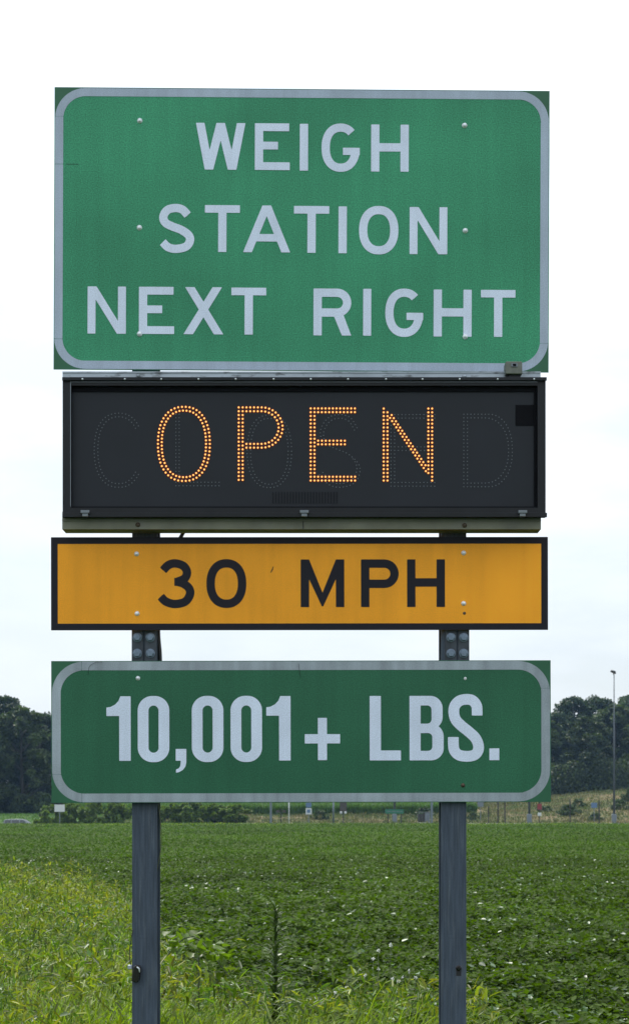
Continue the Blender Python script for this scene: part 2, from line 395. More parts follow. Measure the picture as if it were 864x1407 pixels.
def ground_mat():
    m = bpy.data.materials.new('ground soil and grass'); m.use_nodes = True; t = m.node_tree; l = t.links.new; b = t.nodes['Principled BSDF']
    b.inputs['Roughness'].default_value = 0.95; b.inputs['Specular IOR Level'].default_value = 0.1
    g = t.nodes.new('ShaderNodeNewGeometry'); s = t.nodes.new('ShaderNodeSeparateXYZ'); l(g.outputs['Position'], s.inputs[0])
    def noise(sc, d=5):
        n = t.nodes.new('ShaderNodeTexNoise'); n.inputs['Scale'].default_value = sc; n.inputs['Detail'].default_value = d; l(g.outputs['Position'], n.inputs['Vector']); return n.outputs['Fac']
    def ramp(v, a, bb):
        r = t.nodes.new('ShaderNodeMapRange'); r.interpolation_type = 'SMOOTHSTEP'; r.inputs['From Min'].default_value = a; r.inputs['From Max'].default_value = bb; l(v, r.inputs['Value']); return r.outputs[0]
    def mixc(f, c1, c2):
        x = t.nodes.new('ShaderNodeMixRGB'); l(f, x.inputs['Fac'])
        for k, c in (('Color1', c1), ('Color2', c2)):
            if isinstance(c, tuple): x.inputs[k].default_value = (*c, 1)
            else: l(c, x.inputs[k])
        return x.outputs[0]
    dry = mixc(ramp(noise(.12), .38, .62), (0.115, 0.120, 0.050), (0.165, 0.125, 0.072))
    dry = mixc(ramp(noise(.7), .5, .7), dry, (0.055, 0.085, 0.025))
    field = mixc(ramp(noise(3), .4, .6), (0.018, 0.040, 0.010), (0.035, 0.075, 0.016))
    col = mixc(ramp(s.outputs['Y'], 183, 190), field, dry)
    lush = mixc(ramp(noise(.25), .4, .65), (0.06, 0.12, 0.03), (0.10, 0.14, 0.05))
    left = ramp(s.outputs['X'], -16, -26)
    mm = t.nodes.new('ShaderNodeMath'); mm.operation = 'MULTIPLY'; l(left, mm.inputs[0]); l(ramp(s.outputs['Y'], 183, 190), mm.inputs[1])
    col = mixc(mm.outputs[0], col, lush)
    l(col, b.inputs['Base Color']); return m
link('ground', grid_mesh('ground', xs, ys, height), ground_mat())['kind'] = 'structure'
# far road: asphalt with painted edge lines and a low concrete kerb
M['asphalt'] = mat('asphalt', (0.065, 0.065, 0.068), 0.85, var=0.2, vscale=0.6, noisecoord='Object')
M['paint'] = mat('road paint', (0.72, 0.72, 0.70), 0.6, var=0.1)
M['concrete'] = mat('pale concrete', (0.50, 0.51, 0.50), 0.8, var=0.12, vscale=1.5)
rx = np.linspace(-260, 260, 90)
link('road', grid_mesh('road', rx, np.linspace(181.8, 188.6, 6), height, 0.04), M['asphalt'])['kind'] = 'structure'
for a, b in ((182.1, 182.3), (188.1, 188.3)):
    link('road_marking', grid_mesh('road_marking', rx, np.array([a, b]), height, 0.055), M['paint'])['kind'] = 'structure'

# ------------------------------------------------------------------ leaf / blade generators
def leaves(C, size, tiltmax, asp=0.62, six=True, fold=0.25, tilt_axis=None, r=None):
    """C (n,3) leaf base points -> verts, quads"""
    r = r or rng; n = len(C); size = np.broadcast_to(size, (n,))
    az = r.uniform(0, 2 * np.pi, n); tl = r.normal(0, 1, n) * tiltmax; rl = r.normal(0, 1, n) * tiltmax * .8
    d = np.stack([np.cos(az) * np.cos(tl), np.sin(az) * np.cos(tl), np.sin(tl)], 1)
    s0 = np.stack([-np.sin(az), np.cos(az), np.zeros(n)], 1); up = np.cross(d, s0)
    s = s0 * np.cos(rl)[:, None] + up * np.sin(rl)[:, None]; up = np.cross(d, s)
    S = size[:, None]; Wd = S * asp * .5; fo = up * Wd * fold
    if six:
        P = [C, C + d * S * .28 + s * Wd * .95 + fo, C + d * S * .68 + s * Wd * .72 + fo * .6 - up * S * .03, C + d * S - up * S * .10,
             C + d * S * .68 - s * Wd * .72 + fo * .6 - up * S * .03, C + d * S * .28 - s * Wd * .95 + fo]
        V = np.stack(P, 1).reshape(-1, 3); b = np.arange(n) * 6
        Q = np.concatenate([np.stack([b, b + 1, b + 2, b + 3], 1), np.stack([b, b + 3, b + 4, b + 5], 1)])
    else:
        P = [C, C + d * S * .5 + s * Wd + fo, C + d * S, C + d * S * .5 - s * Wd + fo]
        V = np.stack(P, 1).reshape(-1, 3); b = np.arange(n) * 4; Q = np.stack([b, b + 1, b + 2, b + 3], 1)
    return V, Q
def blades(C, h, w, lean, seg=4, r=None, az=None):
    r = r or rng; n = len(C); h = np.broadcast_to(h, (n,)); w = np.broadcast_to(w, (n,)); lean = np.broadcast_to(lean, (n,))
    az = r.uniform(0, 2 * np.pi, n) if az is None else az; d = np.stack([np.cos(az), np.sin(az), 0 * az], 1)
    a2 = az + np.pi / 2 + r.normal(0, .5, n); s = np.stack([np.cos(a2), np.sin(a2), 0 * az], 1); out = []
    for k in range(seg + 1):
        t = k / seg; hor = lean * h * (t ** 1.8); ver = h * (t - .55 * np.minimum(lean, 1.2) * t ** 2.6)
        p = C + d * hor[:, None] + np.array([0, 0, 1.]) * ver[:, None]; ww = (w * .5 * (1 - t ** 1.7 * .96))[:, None]
        out += [p - s * ww, p + s * ww]
    V = np.stack(out, 1).reshape(-1, 3); m = 2 * (seg + 1); b = (np.arange(n) * m)[:, None]
    Q = np.concatenate([b + np.array([2 * k, 2 * k + 1, 2 * k + 3, 2 * k + 2]) for k in range(seg)])
    return V, Q
def cat(parts):
    Vs = []; Qs = []; o = 0
    for V, Q in parts: Vs.append(V); Qs.append(Q + o); o += len(V)
    return np.concatenate(Vs), np.concatenate(Qs)
def wedge(n, d0, d1, m=0.27, off=1.6):
    """random ground points in the seen wedge, uniform in area"""
    d = np.sqrt(rng.uniform(d0 * d0, d1 * d1, n)); x = rng.uniform(-1, 1, n) * (m * d + off); return x, d

# ------------------------------------------------------------------ soybean field
M['soy'] = mat('soy leaf', (0.052, 0.092, 0.009), 0.6, var=0.30, vscale=0.2, island=0.4, transl=0.36, tcol=(1.35, 1.5, 0.25), spec=0.10)
M['soyglint'] = mat('glossy soy leaf', (0.07, 0.13, 0.05), 0.43, island=0.5, transl=0.2, tcol=(1.2, 1.5, 0.35), spec=0.6)
M['soyfar'] = mat('soy leaf far', (0.058, 0.104, 0.009), 0.65, var=0.26, vscale=0.07, island=0.35, transl=0.30, tcol=(1.2, 1.5, 0.3), spec=0.10)
def canopy(x, y): return 0.50 + 0.16 * (vnoise(x, y, .75, 1) - .5) + 0.20 * (vnoise(x, y, .33, 2) - .5) + 0.10 * (vnoise(x, y, 4.5, 9) - .5)
def soy(d0, d1, n, size, six, spread, tri):
    x, y = wedge(n, d0, d1); k = y > vedge(x) + rng.normal(0, .35, n); x, y = x[k], y[k]
    z = height(x, y) + canopy(x, y) - np.abs(rng.normal(0, spread, len(x)))
    C = np.stack([x, y, z], 1)
    if tri:
        C = np.repeat(C, 3, 0); C[:, :2] += rng.normal(0, .028, (len(C), 2)); C[:, 2] += rng.normal(0, .012, len(C))
    return leaves(C, rng.uniform(size * .7, size * 1.3, len(C)), .38, .72, six)
V, Q = cat([soy(10, 24, 38000, .080, True, .11, True), soy(24, 58, 90000, .088, True, .08, True)])
nl_ = len(Q) // 2; h1 = 0
mi = np.zeros(len(Q), int); leaf_id = Q[:, 0] // 6; gl = rng.random(leaf_id.max() + 1) < .05; mi[gl[leaf_id]] = 1
o = link('soybean_plants', npmesh('soybean_plants', V, Q, mi), [M['soy'], M['soyglint']]); tag(o, 'dense carpet of leafy green soybean plants filling the field behind the posts', 'crop plants', kind='stuff')
V, Q = cat([soy(58, 100, 230000, .125, False, .06, False), soy(100, 178, 330000, .17, False, .06, False)])
o = link('distant_soybean_plants', npmesh('distant_soybean_plants', V, Q), M['soyfar']); tag(o, 'far even green stretch of soybean field reaching to the distant road', 'crop plants', kind='stuff')

# ------------------------------------------------------------------ verge grass
M['grass'] = mat('verge grass', (0.175, 0.255, 0.028), 0.5, var=0.38, vscale=0.8, island=0.55, transl=0.45, tcol=(1.4, 1.5, 0.3), spec=0.25)
M['grassd'] = mat('green grass', (0.055, 0.110, 0.018), 0.5, var=0.3, vscale=0.9, island=0.4, transl=0.35, tcol=(1.25, 1.4, 0.35), spec=0.35)
M['seed'] = mat('seed head', (0.24, 0.24, 0.07), 0.7, island=0.4, transl=0.3, tcol=(1.2, 1.2, .6))
M['lance'] = mat('lance leaf', (0.066, 0.135, 0.018), 0.45, var=.25, vscale=2.5, island=0.6, transl=0.38, tcol=(1.5, 1.5, 0.3), spec=0.3, col2=(0.215, 0.240, 0.040), c2s=1.3, c2lo=0.44, c2hi=0.62)  # yellow noise patches paint bright highlights into the leaf colour
M['herb'] = mat('herb leaf', (0.085, 0.165, 0.030), 0.45, island=0.4, transl=0.38, tcol=(1.2, 1.4, .35))
def vpts(n, y0, y1, edge_noise=.9, m=.27):
    x, y = wedge(n, y0, y1, m); k = y < vedge(x) + rng.normal(0, edge_noise, n); return x[k], y[k]
def gh(x, y):
    cl = vnoise(x, y, .8, 21) * .65 + vnoise(x, y, .3, 22) * .35
    return (0.28 + 0.80 * cl ** 1.6) * (1 + .35 * sstep(y, 13, 22))
parts = []
for n, y0, y1, wd in ((17000, 10.9, 14, .014), (34000, 14, 32, .020)):
    x, y = vpts(n, y0, y1); h = gh(x, y) * rng.uniform(.65, 1.15, len(x)); C = np.stack([x, y, height(x, y) - .02], 1)
    parts.append(blades(C, h, rng.uniform(wd * .6, wd * 1.5, len(x)), rng.uniform(.2, 1.3, len(x)), az=2 * np.pi * 1.6 * vnoise(x, y, 1.3, 33) + rng.normal(0, 1.0, len(x))))
V, Q = cat(parts); o = link('tall_grass', npmesh('tall_grass', V, Q), M['grass']); tag(o, 'tangled tall yellow-green grass growing around the feet of the posts', 'grass', kind='stuff')
parts = []
x, y = vpts(22000, 11, 32, 1.2); h = gh(x, y) * rng.uniform(.45, .95, len(x)); C = np.stack([x, y, height(x, y) - .02], 1)
parts.append(blades(C, h, rng.uniform(.014, .030, len(x)), rng.uniform(.3, 1.4, len(x))))
V, Q = cat(parts); o = link('undergrowth_grass', npmesh('undergrowth_grass', V, Q), M['grassd']); tag(o, 'darker broad-bladed grass mixed low into the tall verge grass', 'grass', kind='stuff')
x, y = vpts(150000, 11.2, 33, 1.1); top = gh(x, y) * (1.0 + .25 * (vnoise(x, y, .17, 71) - .5)); z = height(x, y) + top * (1 - np.abs(rng.normal(0, .2, len(x))))
V, Q = leaves(np.stack([x, y, z], 1), rng.uniform(.045, .125, len(x)), .75, .22, True)
o = link('leafy_weeds', npmesh('leafy_weeds', V, Q), M['lance']); tag(o, 'mounded yellow-green narrow-leaved weeds covering the verge at the lower left', 'weeds', kind='stuff')
# broad leaves among the grass
x, y = vpts(5200, 11.5, 32, 1.4); z = height(x, y) + gh(x, y) * rng.uniform(.45, .9, len(x))
V, Q = leaves(np.stack([x, y, z], 1), rng.uniform(.05, .11, len(x)), .5, .55, True)
o = link('broadleaf_weeds', npmesh('broadleaf_weeds', V, Q), M['herb']); tag(o, 'small broad-leaved weeds scattered through the roadside grass', 'weeds', kind='stuff')
# seed heads
x, y = vpts(900, 12, 31, .8); zt = height(x, y) + gh(x, y) * rng.uniform(.95, 1.2, len(x)); pr = []
C = np.repeat(np.stack([x, y, zt], 1), 9, 0); C[:, 2] += np.tile(np.linspace(0, .07, 9), len(x))
V, Q = leaves(C, .022, .9, .35, False); V2, Q2 = blades(np.stack([x, y, height(x, y)], 1), zt - height(x, y) + .07, .004, .02)
V, Q = cat([(V, Q), (V2, Q2)])
o = link('grass_seed_heads', npmesh('grass_seed_heads', V, Q), M['seed']); tag(o, 'thin pale seed heads standing above the verge grass', 'grass', kind='stuff')

# ------------------------------------------------------------------ individual plants by the posts
def spot(px, Y): return np.array([PX(px, Y), Y, float(height(PX(px, Y), Y))])
M['weed'] = mat('dark weed leaf', (0.062, 0.105, 0.022), 0.55, island=0.3, transl=0.2, tcol=(1.2, 1.4, .4))
M['stem'] = mat('weed stem', (0.055, 0.080, 0.025), 0.6)
M['vine'] = mat('vine leaf', (0.120, 0.190, 0.022), 0.4, island=0.3, transl=0.45, tcol=(1.2, 1.35, .3))
def weed(px, Y, top, label):
    p = spot(px, Y); e = empty('tall_weed', p, label, 'plant'); hgt = PZ(top, Y) - p[2]
    MB().tube([(0, 0, 0), (.01, 0, hgt * .5), (.0, 0, hgt)], [.009, .007, .003], 6).build('stem', M['stem'], e)
    n = 300; t = rng.uniform(0, 1, n) ** 1.25 * .9 + .1; C = np.stack([0 * t, 0 * t, t * hgt], 1)
    V, Q = blades(C, (.28 - .17 * t) * rng.uniform(.6, 1.25, n), .017, rng.uniform(.6, 1.9, n), 3)
    link('foliage', npmesh('foliage', V, Q), M['weed'], e, (0, 0, 0)); return e
weed(378, 12.5, 1247, 'tall dark green spiky weed standing midway between the two posts')
def vine(px, Y, label, n, w):
    p = spot(px, Y); e = empty('vine_plant', p, label, 'plant')
    b = MB(); pts = [(-w, 0, .80), (-w * .5, .05, .93), (0, .1, .92), (w * .5, 0, .80), (w, -.1, .66)]
    b.tube(spline3(pts), .006, 5); b.tube([(0, 0.1, 0), (0, .1, .90)], .007, 5); b.build('stem', M['stem'], e)
    x = rng.uniform(-w, w, n); C = np.stack([x, rng.uniform(-.15, .2, n), .88 - x * .28 - np.abs(x) * .2 + rng.normal(0, .05, n)], 1)
    V, Q = leaves(C, rng.uniform(.055, .10, n), .6, .9, True); link('foliage', npmesh('foliage', V, Q), M['vine'], e, (0, 0, 0))
def spline3(pts):
    P = [pts[0]] + list(pts) + [pts[-1]]; o = []
    for i in range(1, len(P) - 2):
        p0, p1, p2, p3 = map(np.array, (P[i - 1], P[i], P[i + 1], P[i + 2]))
        for j in range(6):
            t = j / 6; o.append(tuple(0.5 * ((2 * p1) + (-p0 + p2) * t + (2 * p0 - 5 * p1 + 4 * p2 - p3) * t * t + (-p0 + 3 * p1 - 3 * p2 + p3) * t ** 3)))
    o.append(pts[-1]); return o
vine(272, 12.2, 'bright broad-leaved vine arching over the grass beside the left post', 80, .24)
# white clover-like flowers
M['petal'] = mat('white petals', (0.78, 0.80, 0.78), 0.6, transl=.2, tcol=(1, 1, 1))
fl = [(519, 1307), (536, 1299), (519, 1332), (539, 1346), (546, 1349), (552, 1343), (561, 1335), (501, 1341), (460, 1365), (545, 1362), (512, 1318), (570, 1344)]
f0 = None
for i, (a, b) in enumerate(fl):
    Y = 12.7 + .25 * ((i * 7) % 5) / 5; p = spot(a, Y); zt = PZ(b, Y) - p[2]
    e = empty('wildflower', p, 'tiny white round flower in the leaves left of the right post', 'flower', 'white wildflowers left of the right post')
    MB().tube([(0, 0, 0), (.004, 0, zt)], [.003, .002], 5).build('stem', M['stem'], e)
    C = np.repeat(np.array([[.004, 0, zt]]), 26, 0) + rng.normal(0, .003, (26, 3)); V, Q = leaves(C, .016, 1.1, .6, False)
    link('flower_head', npmesh('flower_head', V, Q), M['petal'], e, (0, 0, 0))

# ------------------------------------------------------------------ trees and bushes
M['bark'] = mat('bark', (0.035, 0.03, 0.026), 0.9, var=.3, vscale=3, stretch=(3, 3, .5))
M['crown'] = mat('tree foliage', (0.043, 0.070, 0.030), 0.55, var=.35, vscale=.3, island=0.45, objrand=.3, transl=.22, tcol=(1.2, 1.5, .5), spec=.35)
M['crown2'] = mat('olive tree foliage', (0.060, 0.086, 0.030), 0.55, var=.35, vscale=.3, island=0.45, objrand=.25, transl=.22, tcol=(1.2, 1.5, .5), spec=.35)
M['bush'] = mat('bush foliage', (0.120, 0.185, 0.034), 0.5, var=.25, vscale=.5, island=0.45, transl=.3, tcol=(1.3, 1.45, .45), spec=.4)
def foliage(H, Rr, base, nb, nl, size, r, top=1.0, open_=0.0):
    pts = []
    for k in range(nb):
        t = r.uniform(0, 1) ** .85; z = H * (base + (1 - base) * t * top); prof = math.sqrt(max(0.02, 1 - (2 * t - .78) ** 2 / 1.5)) if t > .39 else .55 + .45 * t / .39
        a = r.uniform(0, 2 * math.pi); q = Rr * prof * math.sqrt(r.uniform(.12, 1)) * r.uniform(.85, 1.12); pts.append((q * math.cos(a), q * math.sin(a), z))
    pts = np.array(pts); rad = r.uniform(.11, .27, nb) * Rr * (1 - .35 * (pts[:, 2] / H) ** 2)
    idx = r.integers(0, nb, nl); v = r.normal(0, 1, (nl, 3)); v /= np.linalg.norm(v, axis=1)[:, None]; v *= (r.uniform(.25, 1, nl) ** .45)[:, None]
    C = pts[idx] + v * rad[idx][:, None] * np.array([1, 1, .75]); C[:, 2] = np.maximum(C[:, 2], .05)
    return pts, C
def make_tree(seed, H, Rr, base, label, m, nb=70, nl=15000, size=.34):
    r = np.random.default_rng(seed); e = empty('leafy_tree', (0, 0, 0), label, 'tree', 'trees of the distant wood')
    pts, C = foliage(H, Rr, base, nb, nl, size, r)
    b = MB(); b.tube([(0, 0, -.3), (.1, 0, H * .25), (-.1, .1, H * .55), (0, 0, H * .9)], [H * .022, H * .018, H * .012, H * .003], 8)
    for k in r.choice(nb, min(nb, 34), False):
        q = pts[k]; z0 = max(H * .12, q[2] - math.hypot(q[0], q[1]) * .8); b.tube([(0, 0, z0), (q[0] * .5, q[1] * .5, (z0 + q[2]) / 2 + .2), tuple(q)], [H * .008, H * .005, H * .0015], 5, False)
    b.build('trunk', M['bark'], e)
    V, Q = leaves(C, r.uniform(size * .6, size * 1.4, nl), .8, .8, False, r=r); link('crown', npmesh('crown', V, Q), m, e, (0, 0, 0)); return e
T = [make_tree(11, 15.5, 5.4, .02, 't', M['crown'], 150, 30000, .38), make_tree(12, 15.0, 4.7, .03, 't', M['crown2'], 110, 22000, .38), make_tree(13, 15.0, 6.2, .02, 't', M['crown'], 170, 34000, .38)]
# (photo x, distance, top y in photo, prototype, label)
LT = 'dark leafy tree in the wood left of the lowest sign'; RT = 'dark leafy tree in the wood right of the lowest sign'; MT = 'leafy tree of the far wood directly behind the sign boards'
trees = [(-95, 232, 985, 0, LT), (-60, 240, 975, 2, LT), (-22, 226, 972, 1, LT), (6, 236, 965, 0, 'tallest round-topped dark tree at the left edge of the picture'), (30, 228, 969, 1, 'open-topped dark tree with spiky top left of the lowest sign'),
         (58, 234, 984, 2, 'broad dark tree half hidden behind the left end of the lowest sign'), (92, 238, 990, 0, MT), (130, 244, 985, 2, MT), (170, 240, 1000, 1, MT), (212, 250, 1005, 0, MT), (258, 262, 1015, 2, MT), (306, 270, 1020, 0, MT),
         (356, 285, 1030, 2, MT), (405, 290, 1035, 1, MT), (452, 292, 1035, 0, MT), (500, 290, 1030, 2, MT), (548, 292, 1025, 0, MT), (596, 290, 1015, 2, MT), (642, 288, 1005, 1, MT), (686, 286, 995, 0, MT), (726, 284, 985, 2, MT),
         (752, 276, 990, 1, MT), (768, 282, 981, 2, 'lower leaning dark tree touching the right end of the lowest sign'), (790, 284, 964, 0, 'tall rounded dark tree between the lowest sign and the lamp post'), (806, 272, 985, 1, RT), (822, 286, 960, 2, 'highest dark tree just left of the lamp post'),
         (846, 280, 966, 1, 'dark tree directly behind the tall lamp post'), (868, 286, 962, 0, 'dark tree at the right edge of the picture'), (905, 280, 970, 2, RT), (945, 284, 965, 0, RT), (990, 282, 975, 1, RT)]
used = set()
for i, (px, Y, ty, k, lab) in enumerate(trees):
    x = PX(px, Y); z = float(height(x, Y)); want = PZ(ty, Y) - z; base = 15.3
    s = want / base; o = T[k] if k not in used else copy_tree(T[k]); used.add(k)
    o.location = (x, Y, z); o.rotation_euler = (0, 0, i * 1.7); sx = 0.5 * (s + 1.0) * (1.0 if Y < 260 else 1.1); o.scale = (sx, sx, s); o['label'] = lab
def make_bush(seed, H, Rr, name, label, m, grp, nl=4500, size=.16):
    r = np.random.default_rng(seed); e = empty(name, (0, 0, 0), label, 'bush', grp); pts, C = foliage(H, Rr, .05, 34, nl, size, r)
    b = MB()
    for k in range(9):
        q = pts[k]; b.tube([(q[0] * .1, q[1] * .1, -.1), tuple(q * np.array([.6, .6, .7]))], [.05, .015], 5, False)
    b.build('stem', M['bark'], e); V, Q = leaves(C, r.uniform(size * .6, size * 1.4, nl), .7, .8, False, r=r)
    link('foliage', npmesh('foliage', V, Q), m, e, (0, 0, 0)); return e
B = [make_bush(31, 2.5, 2.0, 'round_bush', 'x', M['bush'], 'bushes along the far road', 16000, .2), make_bush(32, 2.4, 1.8, 'round_bush', 'x', M['bush'], 'bushes along the far road', 14000, .2)]
bush = [(73, 190, 1108, 0, 'first bush of the hedge, nearest the small white sign'), (100, 191, 1104, 1, 'second bush from the left in the hedge left of the left post'), (130, 190, 1103, 0, 'third bush from the left in the hedge left of the left post'),
        (163, 191, 1101, 1, 'bush of the hedge directly left of the left post'), (203, 190, 1102, 0, 'bush of the hedge hidden mostly behind the left post'), (234, 190.5, 1104, 1, 'bush of the hedge directly right of the left post'),
        (264, 190, 1103, 0, 'bush in the middle of the hedge right of the left post'), (295, 190.5, 1105, 1, 'next to last bush of the hedge right of the left post'), (323, 190, 1107, 0, 'last bush at the right end of the hedge')]
used = set()
for i, (px, Y, ty, k, lab) in enumerate(bush):
    x = PX(px, Y); z = float(height(x, Y)) - .1; s = (PZ(ty, Y) - z) / 2.5; o = B[k] if k not in used else copy_tree(B[k]); used.add(k)
    o.location = (x, Y, z); o.rotation_euler = (0, 0, i * 2.1); o.scale = (1.05, 1.05, s * .97); o['label'] = lab
M['shrub'] = mat('shrub foliage', (0.045, 0.075, 0.026), 0.5, island=.4, transl=.25, spec=.35)
S0 = make_bush(41, 1.3, 1.5, 'low_shrub', 'x', M['shrub'], 'shrubs on the dry bank', 1600, .2)
shr = [(781, 205, 1107, 1.1, 'dark low shrub on the bank left of the lamp post'), (795, 222, 1099, .8, 'small shrub higher on the dry bank'), (818, 197, 1118, .7, 'low shrub at the foot of the bank by the blue sign'), (748, 214, 1108, .8, 'shrub on the bank just right of the lowest sign'),
       (852, 214, 1100, .9, 'shrub on the bank behind the lamp post'), (650, 199, 1117, .6, 'low shrub at the bank foot right of the right post'), (440, 200, 1114, .8, 'low shrub on the strip in front of the corn'), (582, 203, 1110, .9, 'shrub beside the grey cabinet'), (866, 228, 1085, 1.0, 'shrub at the crest of the bank by the right edge'),
       (64, 222, 1094, 1.0, 'pale green shrub below the wood at the left')]
for i, (px, Y, ty, s, lab) in enumerate(shr):
    x = PX(px, Y); o = S0 if i == 0 else copy_tree(S0); z = float(height(x, Y)); o.location = (x, Y, z - .1); o.rotation_euler = (0, 0, i * 1.3)
    sz = (max(PZ(ty, Y) - z, .5)) / 1.3; o.scale = (s, s, min(sz, 2.2)); o['label'] = lab
# low wood edge under the trees, then the corn and the dry bank grass
n = 90000; x = rng.uniform(-75, 85, n); y = rng.uniform(0, 1, n) * 8 + np.interp(x, [-75, -20, 20, 85], [222, 240, 266, 268])
z = height(x, y) + rng.uniform(0, 1, n) ** 1.2 * (3.2 + 3.6 * vnoise(x, y, 5, 8)) * (1 + .5 * (x < -20))
V, Q = leaves(np.stack([x, y, z], 1), rng.uniform(.25, .55, n), .8, .8, False); o = link('woodland_undergrowth', npmesh('woodland_undergrowth', V, Q), M['crown2'])
tag(o, 'dense dark undergrowth along the foot of the distant wood', 'undergrowth', kind='stuff')
M['corn'] = mat('corn leaf', (0.075, 0.150, 0.030), .5, island=.35, transl=.3, tcol=(1.2, 1.4, .4), spec=.35)
n = 60000; x = rng.uniform(-34, 22, n); y = 214 + rng.uniform(0, 1, n) ** 1.5 * 22; hh = 1.95 + .2 * vnoise(x, y, 3, 4)
C = np.stack([x, y, height(x, y) + rng.uniform(.0, .7, n)], 1); V, Q = blades(C, hh * rng.uniform(.5, .8, n), .09, rng.uniform(.1, .8, n), 3)
o = link('corn_field', npmesh('corn_field', V, Q), M['corn']); tag(o, 'bright green block of standing corn below the lowest sign', 'corn', kind='stuff')
M['dry'] = mat('dry grass', (0.130, 0.125, 0.058), .7, var=.3, vscale=.12, island=.4, transl=.3, tcol=(1.1, 1.1, .7), spec=.2, col2=(.075, .11, .035), c2s=.22, c2lo=.45, c2hi=.58)
n = 60000; x = rng.uniform(-28, 70, n); y = rng.uniform(189.5, 262, n); k = ~((x < 24) & (y > 213)); x, y = x[k], y[k]
V, Q = blades(np.stack([x, y, height(x, y)], 1), rng.uniform(.15, .6, len(x)) * (.5 + vnoise(x, y, 3, 6)), rng.uniform(.05, .16, len(x)), rng.uniform(.2, .9, len(x)), 2)
o = link('dry_bank_grass', npmesh('dry_bank_grass', V, Q), M['dry']); tag(o, 'dry straw-coloured grass covering the bank and strip beyond the road', 'grass', kind='stuff')
n = 26000; x = rng.uniform(-75, -14, n); y = rng.uniform(189.5, 235, n)
V, Q = blades(np.stack([x, y, height(x, y)], 1), rng.uniform(.15, .45, n), rng.uniform(.05, .14, n), rng.uniform(.2, .9, n), 2)
o = link('green_bank_grass', npmesh('green_bank_grass', V, Q), M['corn']); tag(o, 'green grass slope behind the parked vehicle at the left', 'grass', kind='stuff')
n = 26000; x = rng.uniform(-55, 55, n); y = 179.2 - 16 * rng.uniform(0, 1, n) ** 1.5
V, Q = blades(np.stack([x, y, height(x, y) + .25], 1), rng.uniform(.3, .55, n) * (.8 + .3 * vnoise(x, y, 6, 40)), rng.uniform(.05, .12, n), rng.uniform(.2, .9, n), 2)
o = link('field_edge_grass', npmesh('field_edge_grass', V, Q), M['grass']); tag(o, 'light grass fringe where the soybean field meets the far road', 'grass', kind='stuff')

# ------------------------------------------------------------------ far roadside furniture
M['galv'] = mat('pale galvanised', (0.16, 0.19, 0.22), .5, .3)
M['dwood'] = mat('weathered dark post', (0.035, 0.035, 0.032), .8)
M['swhite'] = mat('sign white', (0.62, 0.64, 0.66), .5)
M['sgreen'] = mat('small green sign', (0.02, 0.15, 0.085), .5)
M['sblue'] = mat('small blue sign', (0.10, 0.17, 0.30), .5)
M['sred'] = mat('small red sign', (0.24, 0.03, 0.04), .5)
M['sbrown'] = mat('brown sign back', (0.06, 0.05, 0.045), .6)
def far_post(name, px, Y, top, w, label, m='galv', cat='post', plates=(), grp=None, base_y=None, kind='square'):
    x = PX(px, Y); z = float(height(x, Y)); e = empty(name, (x, Y, z), label, cat, grp); h = PZ(top, Y) - z; b = MB(); hw = w / 2
    if kind == 'square':
        b.box(-hw, hw, -.02, .02, -.3, h); b.box(-hw * .35, hw * .35, .02, .05, -.3, h)
    else: b.tube([(0, 0, -.3), (0, 0, h)], [hw, hw * .8], 8)
    b.build('post', M[m], e)
    for (dx, y0, y1, ww, mm) in plates:
        p = MB(); zc0 = PZ(y1, Y) - z; zc1 = PZ(y0, Y) - z; p.box(dx - ww / 2, dx + ww / 2, -.07, -.05, zc0, zc1); p.build('sign_plate', M[mm], e, bevel=.02 if ww > .4 else 0)
    return e
far_post('small_sign', 82, 177, 1106, .10, 'small blank white sign on a thin post in front of the hedge', plates=[(0, 1106, 1116, 1.15, 'swhite')], cat='sign')
far_post('steel_post', 372, 178, 1098, .26, 'thick grey-blue steel post left of the thin white pole')
far_post('marker_post', 386, 180.9, 1112, .12, 'low dark post carrying two tiny plates', 'dwood', plates=[(-.36, 1113.5, 1117, .4, 'sbrown'), (.36, 1113.5, 1117, .4, 'sbrown')], cat='sign')
far_post('thin_pole', 397, 178, 1090, .12, 'thin white pole just left of the route marker sign', 'swhite', cat='pole', kind='round')
e = far_post('route_sign', 424, 179, 1102, .10, 'route marker with blue plate over white shield plate', plates=[(0, 1103.5, 1110, .62, 'sblue'), (0, 1111, 1119.5, .68, 'swhite')], cat='sign')
p = MB(); p.box(-.2, .2, -.078, -.072, PZ(1117.5, 179) - e.location.z, PZ(1112.8, 179) - e.location.z); p.build('shield_emblem', M['sblue'], e)
far_post('steel_post', 458, 181.0, 1092, .22, 'grey steel post between route marker and brown sign', kind='round')
e = far_post('brown_sign', 471.5, 178.5, 1100, .12, 'dark brown panel sign with two white reflectors beneath', 'dwood', plates=[(0, 1101, 1115, .8, 'sbrown')], cat='sign')
for dx in (-.25, .25): MB().lathe((dx, -.03, PZ(1117, 178.5) - e.location.z), [(.001, 0), (.15, 0), (.15, .03), (.05, .045)], 10).build('reflector', M['swhite'], e)
